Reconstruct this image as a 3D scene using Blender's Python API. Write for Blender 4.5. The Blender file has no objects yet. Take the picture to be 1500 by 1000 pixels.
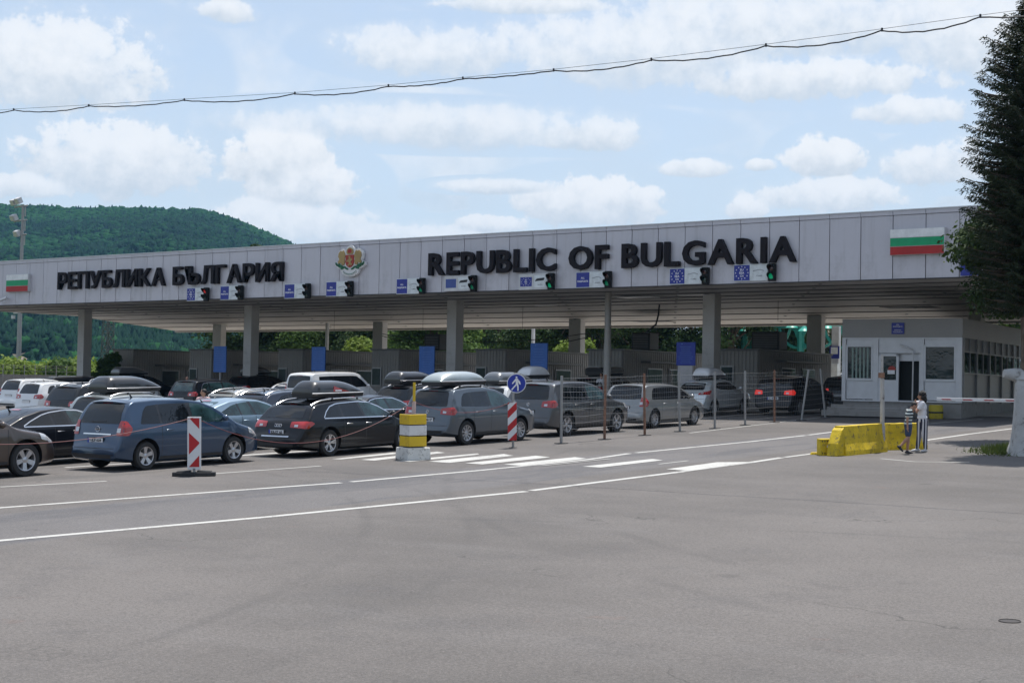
import bpy, bmesh, math, random
import numpy as np
from mathutils import Vector, Matrix, Euler, noise as mnoise
from mathutils.bvhtree import BVHTree
R = math.radians
random.seed(7); rng = np.random.default_rng(7)
scene = bpy.context.scene
COL = scene.collection

# ------------------------------------------------------------------ camera
SLOPE = R(1.815)                       # the road climbs towards the gate along +Y
YAW = R(36.4); FPX = 2240.0
RX = Matrix.Rotation(SLOPE, 3, 'X')
CAMM = RX @ Matrix.Rotation(YAW, 3, 'Z') @ Matrix.Rotation(math.pi/2 + math.atan(14/FPX), 3, 'X')
CAMP = RX @ Vector((0, 0, 2.7))
cam_d = bpy.data.cameras.new('camera'); cam = bpy.data.objects.new('camera', cam_d)
COL.objects.link(cam); scene.camera = cam
cam_d.sensor_width = 36; cam_d.lens = FPX/1500*36
cam_d.clip_start = .3; cam_d.clip_end = 20000
cam.matrix_world = Matrix.Translation(CAMP) @ CAMM.to_4x4()

# ------------------------------------------------------------------ light and sky
SUN_DIR = Vector((-.06, .28, .96)).normalized()      # towards the sun
sun_d = bpy.data.lights.new('sun', 'SUN'); sun_d.energy = 3.2; sun_d.angle = R(.6)
sun_d.color = (1, .95, .88)
sun = bpy.data.objects.new('sun', sun_d); COL.objects.link(sun)
sun.rotation_euler = SUN_DIR.to_track_quat('Z', 'Y').to_euler()
scene.view_settings.view_transform = 'Standard'; scene.view_settings.look = 'None'
scene.view_settings.gamma = 1; scene.view_settings.use_curve_mapping = False
scene.view_settings.exposure = .86
scene.cycles.max_bounces = 6; scene.cycles.volume_bounces = 0
scene.cycles.transparent_max_bounces = 8

def ray(u, v): return CAMM @ Vector((u-750, 500-v, -FPX))
def cross(X): return -.010*max(0, -28-X)            # the queue area falls away to the left
def S(X, Y, Z=0): return RX @ Vector((X, Y, Z + cross(X)))    # site (sloping ground) -> world
def gnd(u, v, h=0.0):                                # pixel -> site X, Y at height h over the ground
    d = RX.inverted() @ ray(u, v); off = 0
    for _ in range(4):
        t = (h + off - 2.7)/d.z; off = cross(d.x*t)
    return d.x*t, d.y*t
def G(u, v, h=0.0):
    x, y = gnd(u, v, h); return S(x, y, h)
def hitY(u, v, Y):                                   # pixel -> world point on the upright plane y = Y
    d = ray(u, v); return CAMP + d*((Y - CAMP.y)/d.y)
def at_depth(u, v, z): return CAMP + ray(u, v)*(z/FPX)

# ------------------------------------------------------------------ world
SKY_STR = .10
world = bpy.data.worlds.new('World'); scene.world = world; world.use_nodes = True
class NT:
    def __init__(s, tree): s.t = tree; s.n = tree.nodes; s.l = tree.links
    def node(s, typ, **kw):
        n = s.n.new(typ)
        for k, v in kw.items(): setattr(n, k, v)
        return n
    def put(s, sock, v):
        if hasattr(v, 'is_output') : s.l.new(v, sock)
        else: sock.default_value = v
    def math(s, op, a, b=None, c=None, clamp=False):
        n = s.n.new('ShaderNodeMath'); n.operation = op; n.use_clamp = clamp
        s.put(n.inputs[0], a)
        if b is not None: s.put(n.inputs[1], b)
        if c is not None: s.put(n.inputs[2], c)
        return n.outputs[0]
    def mix(s, f, a, b, typ='MIX'):
        n = s.n.new('ShaderNodeMix'); n.data_type = 'RGBA'; n.blend_type = typ
        s.put(n.inputs[0], f); s.put(n.inputs[6], a); s.put(n.inputs[7], b)
        return n.outputs[2]
    def mixf(s, f, a, b):
        n = s.n.new('ShaderNodeMix'); n.data_type = 'FLOAT'
        s.put(n.inputs[0], f); s.put(n.inputs[2], a); s.put(n.inputs[3], b)
        return n.outputs[0]
    def smooth(s, x, a, b):
        n = s.n.new('ShaderNodeMapRange'); n.interpolation_type = 'SMOOTHSTEP'
        s.put(n.inputs[0], x); s.put(n.inputs[1], a); s.put(n.inputs[2], b)
        return n.outputs[0]
    def noise(s, vec, scale, detail=4, rough=.5, out=0):
        n = s.n.new('ShaderNodeTexNoise'); n.inputs['Scale'].default_value = scale
        n.inputs['Detail'].default_value = detail; n.inputs['Roughness'].default_value = rough
        if vec is not None: s.l.new(vec, n.inputs['Vector'])
        return n.outputs[out]
def build_sky():
    w = NT(world.node_tree); w.n.clear()
    sky = w.node('ShaderNodeTexSky', sky_type='NISHITA', sun_disc=False)
    sky.sun_elevation = math.asin(SUN_DIR.z); sky.sun_rotation = math.atan2(SUN_DIR.x, SUN_DIR.y)
    sky.altitude = 600; sky.air_density = 1.0; sky.dust_density = 1.2; sky.ozone_density = 1.0
    tc = w.node('ShaderNodeTexCoord').outputs['Generated']
    sp = w.node('ShaderNodeSeparateXYZ'); w.l.new(tc, sp.inputs[0])
    az = w.math('MULTIPLY', w.math('ARCTAN2', sp.outputs[0], sp.outputs[1]), 57.2958)
    el = w.math('MULTIPLY', w.math('ARCSINE', sp.outputs[2]), 57.2958)
    cmb = w.node('ShaderNodeCombineXYZ'); w.put(cmb.inputs[0], az); w.put(cmb.inputs[1], el)
    P = cmb.outputs[0]
    n1 = w.noise(P, .22, 9, .6); n2 = w.noise(P, 1.1, 7, .62)
    n1c = w.math('SUBTRACT', n1, .5); n2c = w.math('SUBTRACT', n2, .5)
    bulge = w.math('ADD', w.math('MULTIPLY', n1c, 1.5), w.math('MULTIPLY', n2c, 1.5))
    # cumulus clouds seen that day: (u, v, half width, half height, soft) in degrees after conversion
    cl = [(95, 105, 150, 78, .6), (160, 238, 122, 66, .75), (418, 235, 74, 52, 1.0), (455, 275, 80, 46, .9), (440, 330, 130, 34, .5), (30, 275, 60, 20, .6),
          (640, 190, 280, 32, .22), (640, 80, 140, 38, .3), (850, 200, 110, 26, .55), (930, 80, 210, 60, .35), (1190, 120, 190, 34, .65),
          (1150, 40, 280, 60, .3), (1330, 165, 80, 24, .6), (855, 300, 105, 40, .9), (1015, 248, 50, 15, .7), (1115, 243, 22, 10, .7), (1205, 232, 55, 34, .9),
          (1205, 290, 100, 26, .6), (1095, 308, 32, 20, .8), (1380, 245, 70, 34, .6), (770, 8, 120, 16, .4),
          (725, 330, 60, 16, .7), (560, 350, 170, 26, .45), (320, 345, 90, 30, .5), (1420, 60, 110, 60, .35), (330, 18, 40, 18, .5), (740, 275, 90, 12, .35)]
    val = -9.0; loc = 0.0; sharp = 0.0
    for (u, v, ru, rv, sh) in cl:
        d = ray(u, v).normalized(); a0 = math.degrees(math.atan2(d.x, d.y)); e0 = math.degrees(math.asin(d.z))
        k = math.degrees(1/FPX); rol = R(1.1)
        dx = w.math('SUBTRACT', az, a0); dy = w.math('SUBTRACT', el, e0)
        a = w.math('DIVIDE', dx, ru*k*1.0); b = w.math('DIVIDE', dy, rv*k)
        # flatter base than top
        bb = w.math('MAXIMUM', b, w.math('MULTIPLY', b, -1.35))
        q = w.math('SUBTRACT', 1.0, w.math('ADD', w.math('MULTIPLY', a, a), w.math('MULTIPLY', bb, bb)))
        q = w.math('MAXIMUM', q, -2.0)
        up = w.math('MULTIPLY', q, .5)
        if not isinstance(val, float):
            g = w.smooth(w.math('SUBTRACT', up, val), -.35, .35); bc = w.math('MAXIMUM', w.math('MINIMUM', b, 1.5), -1.5)
            loc = w.mixf(g, loc, bc); sharp = w.mixf(g, sharp, sh); val = w.math('SMOOTH_MAX', up, val, .15)
        else: val = up; loc = w.math('MAXIMUM', w.math('MINIMUM', b, 1.5), -1.5); sharp = sh
    dens = w.math('ADD', val, bulge)
    m1 = w.smooth(dens, -.12, .10)
    m2 = w.smooth(dens, -.55, .6)
    mask = w.mixf(sharp, w.math('MULTIPLY', m2, .75), m1)
    # the rest of the sky: scattered cloud of the same kind
    n3 = w.noise(P, .045, 10, .62)
    gen = w.smooth(n3, .5, .62)
    away = w.smooth(val, -.7, -1.0)
    mask = w.math('MAXIMUM', mask, w.math('MULTIPLY', gen, w.math('MULTIPLY', away, .8)))
    veil = w.math('ADD', .46, w.math('MULTIPLY', w.smooth(el, 22, 0), .30))
    veil = w.math('ADD', veil, w.math('MULTIPLY', n1c, .35))
    shade = w.math('ADD', w.math('MULTIPLY', w.math('ADD', w.math('MULTIPLY', loc, 1.25), w.math('MULTIPLY', n2c, 3.2)), .5), .55)
    shade = w.math('ADD', shade, w.math('MULTIPLY', w.noise(P, .5, 5, .55), .5))
    bright = w.smooth(shade, .1, 1.25)
    k = .87/SKY_STR
    ccol = w.mix(bright, (.415*k, .458*k, .50*k, 1), (.635*k, .642*k, .648*k, 1))
    base = w.mix(w.math('MULTIPLY', veil, 1.0, clamp=True), sky.outputs[0], (.44*k, .482*k, .518*k, 1))
    out = w.mix(mask, base, ccol)
    bg = w.node('ShaderNodeBackground'); w.l.new(out, bg.inputs[0]); bg.inputs[1].default_value = SKY_STR
    o = w.node('ShaderNodeOutputWorld'); w.l.new(bg.outputs[0], o.inputs[0])
build_sky()

# ------------------------------------------------------------------ materials
MATS = {}
def mat(name, col, rough=.6, metal=0, var=.12, scale=3.0, bump=0, bscale=40, coat=0, emit=0, spec=.5, dirt=None, dscale=2, alpha=1):
    if name in MATS: return MATS[name]
    m = bpy.data.materials.new(name); MATS[name] = m; m.use_nodes = True
    t = NT(m.node_tree); b = t.n['Principled BSDF']
    b.inputs['Roughness'].default_value = rough; b.inputs['Metallic'].default_value = metal
    b.inputs['Coat Weight'].default_value = coat; b.inputs['Coat Roughness'].default_value = .04
    b.inputs['Specular IOR Level'].default_value = spec
    tc = t.node('ShaderNodeTexCoord').outputs['Object']
    c4 = (*col, 1)
    out = c4
    if var:
        n = t.noise(tc, scale, 5, .6)
        out = t.mix(t.smooth(n, .25, .75), tuple(x*(1-var) for x in col)+(1,), tuple(min(1, x*(1+var)) for x in col)+(1,))
    if dirt:
        n = t.noise(tc, dscale, 6, .7)
        out = t.mix(t.math('MULTIPLY', t.smooth(n, .52, .68), dirt[3]), out, (*dirt[:3], 1))
    t.put(b.inputs['Base Color'], out)
    if emit:
        b.inputs['Emission Color'].default_value = c4; b.inputs['Emission Strength'].default_value = emit
    if bump:
        bn = t.node('ShaderNodeBump'); bn.inputs['Strength'].default_value = bump; bn.inputs['Distance'].default_value = .02
        t.l.new(t.noise(tc, bscale, 4, .6), bn.inputs['Height']); t.l.new(bn.outputs[0], b.inputs['Normal'])
    return m
def paint(name, col, metal=.35, rough=.32):
    return mat(name, col, rough, metal, .05, 1.2, coat=1.0 if sum(col) > .06 else .55, spec=.5 if sum(col) > .06 else .15, dirt=(.18, .165, .14, .12 if sum(col) > .3 else .02), dscale=1.5)
GLASS = mat('tinted_glass', (.006, .008, .011), .03, 0, .5, .9, spec=.6, bump=.35, bscale=1.3)
GLASS2 = mat('green_tint_glass', (.02, .045, .05), .03, 0, .8, 1.6, spec=.8, bump=.35, bscale=1.3)
BLACKP = mat('black_plastic', (.018, .018, .02), .5)
BLACKG = mat('gloss_black', (.01, .01, .012), .25, 0, .1, coat=.6)
RUBBER = mat('tyre_rubber', (.02, .02, .021), .75, bump=.2)
ALLOY = mat('alloy_wheel', (.5, .5, .52), .3, .8, .08)
CHROME = mat('chrome_trim', (.75, .75, .77), .18, 1, .04)
REDL = mat('red_lamp_lens', (.36, .012, .012), .15, 0, .1, 8, coat=1)
REDON = mat('red_lamp_lit', (.7, .03, .02), .2, 0, 0, emit=.28)
CLEARL = mat('clear_lamp_lens', (.55, .56, .58), .12, .3, .1, 9, coat=1)
PLATEW = mat('plate_white', (.72, .73, .75), .45, dirt=(.3, .28, .25, .3))
EUBLUE = mat('plate_blue', (.01, .04, .35), .4)
INK = mat('black_print', (.015, .015, .02), .6)
def paint_col(key):
    cols = dict(blue=(.022, .052, .105), brown=(.075, .055, .045), black=(.005, .006, .009), dark=(.012, .013, .018), greyblue=(.085, .105, .13),
                grey=(.075, .078, .085), silver=(.33, .36, .37), pearl=(.56, .60, .62), lightblue=(.26, .36, .45), white=(.72, .73, .74), midgrey=(.25, .26, .265),
                darkblue=(.014, .02, .036), darkred=(.03, .01, .012), champagne=(.33, .32, .28), charcoal=(.018, .019, .022))
    return paint('car_paint_'+key, cols[key], .0 if key == 'white' or sum(cols[key]) < .06 else .45)

# ------------------------------------------------------------------ mesh builder
class MB:
    def __init__(s): s.v = []; s.f = []; s.m = []
    def add(s, vs, fs, mi=0):
        k = len(s.v); s.v += [tuple(p) for p in vs]; s.f += [tuple(i+k for i in f) for f in fs]; s.m += [mi]*len(fs)
    def box(s, c, d, mi=0, rot=None, taper=1.0):
        x, y, z = d[0]/2, d[1]/2, d[2]/2
        P = [(-x, -y, -z), (x, -y, -z), (x, y, -z), (-x, y, -z), (-x*taper, -y*taper, z), (x*taper, -y*taper, z), (x*taper, y*taper, z), (-x*taper, y*taper, z)]
        if rot is not None: P = [rot @ Vector(p) for p in P]
        P = [(p[0]+c[0], p[1]+c[1], p[2]+c[2]) for p in P]
        s.add(P, [(3, 2, 1, 0), (4, 5, 6, 7), (0, 1, 5, 4), (1, 2, 6, 5), (2, 3, 7, 6), (3, 0, 4, 7)], mi)
        return s
    def tube(s, pts, r, n=8, mi=0, cap=True):
        pts = [Vector(p) for p in pts]; rs = r if isinstance(r, (list, tuple)) else [r]*len(pts)
        k = len(s.v); up = None
        for i, p in enumerate(pts):
            t = (pts[min(i+1, len(pts)-1)] - pts[max(i-1, 0)])
            t = t.normalized() if t.length > 1e-9 else Vector((0, 0, 1))
            a = (up if up is not None else (Vector((0, 0, 1)) if abs(t.z) < .9 else Vector((1, 0, 0))))
            b = t.cross(a).normalized(); a = b.cross(t).normalized(); up = a
            for j in range(n):
                an = 2*math.pi*j/n
                q = p + (a*math.cos(an) + b*math.sin(an))*rs[i]; s.v.append(tuple(q))
        for i in range(len(pts)-1):
            for j in range(n):
                s.f.append((k+i*n+j, k+i*n+(j+1) % n, k+(i+1)*n+(j+1) % n, k+(i+1)*n+j)); s.m.append(mi)
        if cap:
            s.f.append(tuple(k+j for j in range(n))[::-1]); s.m.append(mi)
            e = k+(len(pts)-1)*n; s.f.append(tuple(e+j for j in range(n))); s.m.append(mi)
        return s
    def lathe(s, prof, n=24, mi=0, M=None):
        """prof: (radius, height) along local z"""
        k = len(s.v); M = M or Matrix()
        for (r, h) in prof:
            for j in range(n):
                a = 2*math.pi*j/n; s.v.append(tuple(M @ Vector((r*math.cos(a), r*math.sin(a), h))))
        for i in range(len(prof)-1):
            for j in range(n):
                s.f.append((k+i*n+j, k+i*n+(j+1) % n, k+(i+1)*n+(j+1) % n, k+(i+1)*n+j)); s.m.append(mi)
        return s
    def prism(s, pts, h, M=None, mi=0):
        """pts in local xy, extruded along local z by h"""
        M = M or Matrix(); n = len(pts)
        vs = [M @ Vector((p[0], p[1], 0)) for p in pts] + [M @ Vector((p[0], p[1], h)) for p in pts]
        s.add(vs, [tuple(range(n))[::-1], tuple(range(n, 2*n))] + [(i, (i+1) % n, (i+1) % n+n, i+n) for i in range(n)], mi)
        return s
    def build(s, name, mats, parent=None, smooth=False, bevel=0, loc=None):
        me = bpy.data.meshes.new(name); me.from_pydata(s.v, [], s.f)
        mats = mats if isinstance(mats, (list, tuple)) else [mats]
        for m in mats: me.materials.append(m)
        if len(mats) > 1: me.polygons.foreach_set('material_index', s.m)
        if smooth: me.polygons.foreach_set('use_smooth', [True]*len(me.polygons))
        me.update()
        o = link(name, me, parent)
        if smooth: autosmooth(o)
        if bevel:
            b = o.modifiers.new('bevel', 'BEVEL'); b.width = bevel; b.segments = 2; b.limit_method = 'ANGLE'
        if loc is not None: o.location = loc
        return o
def autosmooth(o, ang=38):
    try: o.data.set_sharp_from_angle(angle=R(ang))
    except Exception: pass
def link(name, me, parent=None):
    o = bpy.data.objects.new(name, me); COL.objects.link(o)
    if parent is not None: o.parent = parent
    return o
def thing(name, label, cat, loc=(0, 0, 0), rot=None, group=None):
    o = bpy.data.objects.new(name, None); COL.objects.link(o); o.empty_display_size = .2
    M = Matrix.Translation(Vector(loc))
    if rot is not None: M = M @ rot.to_4x4()
    o.matrix_world = M
    return tag(o, label, cat, group)
def tag(o, label, cat, group=None):
    o['label'] = label; o['category'] = cat
    if group: o['group'] = group
    return o
def setting(o): o['kind'] = 'structure'; return o
def stuff(o): o['kind'] = 'stuff'; return o
def rotz(a): return Matrix.Rotation(a, 3, 'Z')
def textmesh(s, size, extrude=0.01, offset=0.0, width=None, height=None):
    c = bpy.data.curves.new('txt', 'FONT'); c.body = s; c.size = size; c.extrude = extrude; c.offset = offset
    c.align_x = 'CENTER'; c.align_y = 'CENTER'; c.resolution_u = 3
    o = bpy.data.objects.new('txt', c); COL.objects.link(o)
    bpy.context.view_layer.update()
    me = bpy.data.meshes.new_from_object(o.evaluated_get(bpy.context.evaluated_depsgraph_get()))
    bpy.data.objects.remove(o); bpy.data.curves.remove(c)
    n = len(me.vertices); a = np.empty(n*3); me.vertices.foreach_get('co', a); a = a.reshape(-1, 3)
    if n:
        lo, hi = a.min(0), a.max(0); a[:, :2] -= (lo[:2]+hi[:2])/2
        if width: a[:, 0] *= width/(hi[0]-lo[0])
        if height: a[:, 1] *= height/(hi[1]-lo[1])
        me.vertices.foreach_set('co', a.ravel())
    return me
def text_obj(name, s, parent, loc, rot, m, size=.1, extrude=.003, offset=0, width=None, height=None):
    me = textmesh(s, size, extrude, offset, width, height); me.materials.clear(); me.materials.append(m)
    o = link(name, me, parent); o.location = loc; o.rotation_euler = rot
    return o
FACE_FRONT = (math.pi/2, 0, 0)        # text that reads from -Y

# ------------------------------------------------------------------ ground
def asphalt_material():
    m = bpy.data.materials.new('asphalt'); m.use_nodes = True; t = NT(m.node_tree); b = t.n['Principled BSDF']
    P = t.node('ShaderNodeTexCoord').outputs['Object']
    mp = t.node('ShaderNodeMapping'); mp.inputs['Scale'].default_value = (1, .22, 1); t.l.new(P, mp.inputs[0])
    mp.inputs['Rotation'].default_value = (0, 0, 0)
    mp2 = t.node('ShaderNodeMapping'); mp2.inputs['Scale'].default_value = (.3, 1, 1); mp2.inputs['Rotation'].default_value = (0, 0, R(50)); t.l.new(P, mp2.inputs[0])
    big = t.noise(P, .16, 6, .6); streak = t.noise(mp.outputs[0], .9, 5, .6); fine = t.noise(P, 75, 2, .7); med = t.noise(mp2.outputs[0], .8, 7, .62)
    grit = t.noise(P, 28, 2, .7)
    c = t.mix(t.smooth(big, .3, .7), (.085, .078, .0745, 1), (.134, .1225, .1165, 1))
    c = t.mix(t.math('MULTIPLY', t.smooth(med, .45, .75), .4), c, (.143, .135, .133, 1))
    c = t.mix(t.math('MULTIPLY', t.smooth(t.noise(P, .55, 7, .65), .52, .70), .55), c, (.085, .08, .08, 1))
    # the driven lane: smoother, with darker wheel tracks running up the slope
    sp = t.node('ShaderNodeSeparateXYZ'); t.l.new(P, sp.inputs[0])
    lane = t.math('MULTIPLY', t.smooth(sp.outputs[0], -22.0, -21.7), t.smooth(sp.outputs[0], -18.2, -18.5))
    c = t.mix(t.math('MULTIPLY', lane, .45), c, (.128, .126, .134, 1))
    c = t.mix(t.math('MULTIPLY', t.math('MULTIPLY', lane, t.smooth(streak, .48, .62)), .6), c, (.07, .07, .078, 1))
    q = t.math('MULTIPLY', t.smooth(sp.outputs[0], -26, -27), .5)
    c = t.mix(t.math('MULTIPLY', q, t.smooth(streak, .5, .6)), c, (.075, .073, .072, 1))
    # cracks
    vo = t.node('ShaderNodeTexVoronoi'); vo.feature = 'DISTANCE_TO_EDGE'; vo.inputs['Scale'].default_value = .10
    wv = t.node('ShaderNodeVectorMath'); wv.operation = 'ADD'; t.l.new(P, wv.inputs[0])
    nn = t.node('ShaderNodeTexNoise'); nn.inputs['Scale'].default_value = .5; nn.inputs['Detail'].default_value = 6; t.l.new(P, nn.inputs['Vector'])
    sc_ = t.node('ShaderNodeVectorMath'); sc_.operation = 'SCALE'; sc_.inputs[3].default_value = 4; t.l.new(nn.outputs[1], sc_.inputs[0]); t.l.new(sc_.outputs[0], wv.inputs[1])
    t.l.new(wv.outputs[0], vo.inputs['Vector'])
    crack = t.math('MULTIPLY', t.smooth(vo.outputs[0], .0030, .0010), t.smooth(t.noise(P, .25, 3), .5, .6))
    c = t.mix(t.math('MULTIPLY', crack, .7), c, (.04, .038, .036, 1))
    # curved tyre tracks where traffic swings round, reddish stain
    for (cx, cy, rr_, wd_) in ((-34, 2, 24.0, .16), (-34, 2, 25.6, .16), (8, 46, 33.5, .2), (8, 46, 35.1, .2), (-2, -12, 34, .15)):
        dx = t.math('SUBTRACT', sp.outputs[0], cx); dy = t.math('SUBTRACT', sp.outputs[1], cy)
        dd = t.math('ABSOLUTE', t.math('SUBTRACT', t.math('SQRT', t.math('ADD', t.math('MULTIPLY', dx, dx), t.math('MULTIPLY', dy, dy))), rr_))
        c = t.mix(t.math('MULTIPLY', t.math('MULTIPLY', t.smooth(dd, wd_, .02), t.smooth(t.noise(P, .35, 4, .6), .42, .6)), .27), c, (.055, .052, .052, 1))
    oil = t.node('ShaderNodeTexVoronoi'); oil.inputs['Scale'].default_value = .55; t.l.new(P, oil.inputs['Vector'])
    c = t.mix(t.math('MULTIPLY', t.math('MULTIPLY', t.smooth(t.math('ADD', oil.outputs['Distance'], t.math('MULTIPLY', t.noise(P, 6, 4), .12)), .17, .10), t.smooth(t.noise(P, .2, 2), .5, .6)), .5), c, (.045, .04, .038, 1))
    c = t.mix(t.math('MULTIPLY', t.smooth(t.noise(P, 1.1, 4, .6), .66, .76), .25), c, (.17, .11, .09, 1))
    g = t.math('ADD', t.math('MULTIPLY', t.smooth(fine, .3, .7), .38), t.math('MULTIPLY', t.smooth(grit, .3, .72), .30))
    c = t.mix(1.0, c, t.mix(g, (.50, .50, .50, 1), (1.75, 1.75, 1.75, 1)), 'MULTIPLY')
    spk = t.smooth(t.noise(P, 48, 1, .5), .70, .78)
    c = t.mix(t.math('MULTIPLY', spk, .35), c, (.34, .33, .31, 1))
    t.l.new(c, b.inputs['Base Color'])
    b.inputs['Roughness'].default_value = .85
    bn = t.node('ShaderNodeBump'); bn.inputs['Strength'].default_value = .5; bn.inputs['Distance'].default_value = .008
    t.l.new(fine, bn.inputs['Height']); t.l.new(bn.outputs[0], b.inputs['Normal'])
    return m
ASPH = asphalt_material()
MEADOW = mat('meadow', (.07, .085, .03), .9, var=.35, scale=.05)
def gz(X, Y):                           # world height of the ground at a world X, Y
    k = math.tan(SLOPE)
    if Y < 92: z = k*max(Y, -60)
    else: z = k*92
    c = cross(X) if X > -110 else cross(-110)
    return z + c
def build_ground():
    xs = [-110, -90, -70, -50, -40, -28, -10, 0, 20, 60]; ys = [-60, -20, 0, 20, 40, 60, 92, 99]
    v = [(x, y, gz(x, y)) for y in ys for x in xs]
    n = len(xs); f = [(j*n+i, j*n+i+1, (j+1)*n+i+1, (j+1)*n+i) for j in range(len(ys)-1) for i in range(n-1)]
    b = MB(); b.add(v, f); setting(b.build('asphalt_ground', ASPH))
    X = [-6000, -1500, -500, -160, -110, -28, 60, 300, 1500, 6000]; Y = [-3000, -300, -60, 0, 92, 150, 400, 1500, 9000]
    v = [(x, y, gz(x, y)-.06) for y in Y for x in X]; n = len(X)
    f = [(j*n+i, j*n+i+1, (j+1)*n+i+1, (j+1)*n+i) for j in range(len(Y)-1) for i in range(n-1)]
    b = MB(); b.add(v, f); setting(b.build('ground', MEADOW))
    X = [-90, -28, 20]; Y = [62.5, 92, 118]; v = [(x, y, gz(x, y)+.006) for y in Y for x in X]  # pale apron out of sight, added to bounce light up to the soffit
    b = MB(); b.add(v, [(j*3+i, j*3+i+1, (j+1)*3+i+1, (j+1)*3+i) for j in range(2) for i in range(2)]); setting(b.build('bounce_apron', mat('bounce_concrete', (.46, .44, .41), .9, 0, .12, .5, dirt=(.25, .24, .22, .4))))
build_ground()

# painted markings: thin sheets 4 mm over the asphalt
def road_paint(name, col):
    m = bpy.data.materials.new(name); m.use_nodes = True; t = NT(m.node_tree); b = t.n['Principled BSDF']
    P = t.node('ShaderNodeTexCoord').outputs['Object']
    n = t.noise(P, 14, 6, .7); n2 = t.noise(P, 1.6, 5, .6)
    wear = t.smooth(t.math('ADD', t.math('MULTIPLY', n, .6), t.math('MULTIPLY', n2, .5)), .56, .68)
    t.l.new(t.mix(wear, col, (.26, .25, .24, 1)), b.inputs['Base Color']); b.inputs['Roughness'].default_value = .75
    return m
RP = road_paint('road_paint', (.43, .43, .415, 1)); RPW = road_paint('worn_road_paint', (.34, .34, .325, 1))
road_m = thing('road_marking', '', 'road marking'); del road_m['label']; del road_m['category']; setting(road_m)
def strip(name, pts, w, m, z=.004):
    """pts in site X, Y"""
    P = [Vector(p) for p in pts]; vs = []
    dens = []
    for a, c in zip(P[:-1], P[1:]):
        k = max(1, int((c-a).length/2)); dens += [a.lerp(c, i/k) for i in range(k)]
    dens.append(P[-1]); P = dens
    for i, p in enumerate(P):
        t = (P[min(i+1, len(P)-1)]-P[max(i-1, 0)]).normalized(); nrm = Vector((-t.y, t.x))
        for sgn in (1, -1):
            q = p + nrm*w/2*sgn; vs.append(S(q.x, q.y, z))
    b = MB(); b.add(vs, [(2*i+1, 2*i+3, 2*i+2, 2*i) for i in range(len(P)-1)])
    return b.build(name, m, road_m)
def quadmark(name, px, m, z=.004):
    b = MB(); b.add([G(u, v, z) for u, v in px], [tuple(range(len(px)))[::-1]]); return b.build(name, m, road_m)
gl = lambda L: [gnd(u, v) for u, v in L]
strip('lane_line', [(-23.3, 5)]+gl([(0, 743.5), (250, 725), (500, 706.8)]), .17, RP)
strip('lane_line', gl([(514, 705.5), (700, 689), (860, 673), (922, 664)]), .17, RP)
strip('lane_line', gl([(932, 663), (1100, 646.5), (1180, 637.5)]), .17, RP)
strip('lane_line', gl([(1184, 637), (1232, 631), (1300, 624)]), .17, RP)
strip('lane_line', [(-19.3, 3)]+gl([(0, 791.5), (390, 757), (771, 719.5)]), .19, RP)
strip('lane_line', gl([(778, 718.3), (1000, 690.5), (1100, 677), (1145, 670)]), .19, RP)
strip('lane_line', gl([(1150, 669.5), (1196, 663.5)]), .16, RP)
strip('lane_line', gl([(1350, 645.5), (1420, 635.5), (1480, 628), (1530, 622)]), .17, RP)
strip('lane_line', gl([(1365, 620), (1410, 616), (1440, 613.5)]), .12, RPW)
strip('lane_line', gl([(0, 713), (156, 704.5)]), .15, RPW)
strip('lane_line', gl([(300, 694.5), (470, 682.3)]), .14, RPW)
strip('lane_line', gl([(95, 684.5), (340, 668.5)]), .17, RP)
strip('lane_line', gl([(350, 667), (470, 659)]), .3, RP)
strip('lane_line', gl([(1010, 634), (1220, 609)]), .12, RPW)
for q in ([(486, 672), (500, 672.3), (585, 664), (575, 662.5)], [(528, 673), (548, 674.2), (652, 662.7), (640, 661)], [(580, 674.5), (700, 663.6), (702, 665.3), (600, 676)],
          [(628, 675.5), (658, 677.5), (752, 667), (738, 664.5)], [(681, 678), (707, 679.7), (806, 669.4), (785, 667)], [(737, 680), (768, 681.8), (859, 671.3), (842, 669)],
          [(853, 683), (880, 684.3), (971, 673.7), (955, 671.7)], [(976, 686.8), (1012, 689.3), (1105, 676.2), (1050, 676.5)]):
    quadmark('zebra_stripe', q, RP if q[0][0] != 853 else RP, .008)
strip('lane_line', gl([(793, 682.5), (893, 672.3)]), .09, RPW, .012)
strip('lane_line', gl([(965, 679.5), (1008, 674.5)]), .1, RPW)
strip('lane_line', gl([(1290, 671.5), (1340, 676), (1420, 677)]), .12, RPW)
# manhole
mh = thing('manhole_cover', 'round dark iron manhole cover set in the foreground asphalt', 'manhole cover', G(1479, 909, .004), RX)
b = MB(); b.lathe([(0, .002), (.09, .002), (.095, 0), (.105, 0), (.105, .006), (.11, 0)], 28); b.build('lid', mat('iron', (.05, .045, .045), .7, .4, bump=.3), mh)

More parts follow.
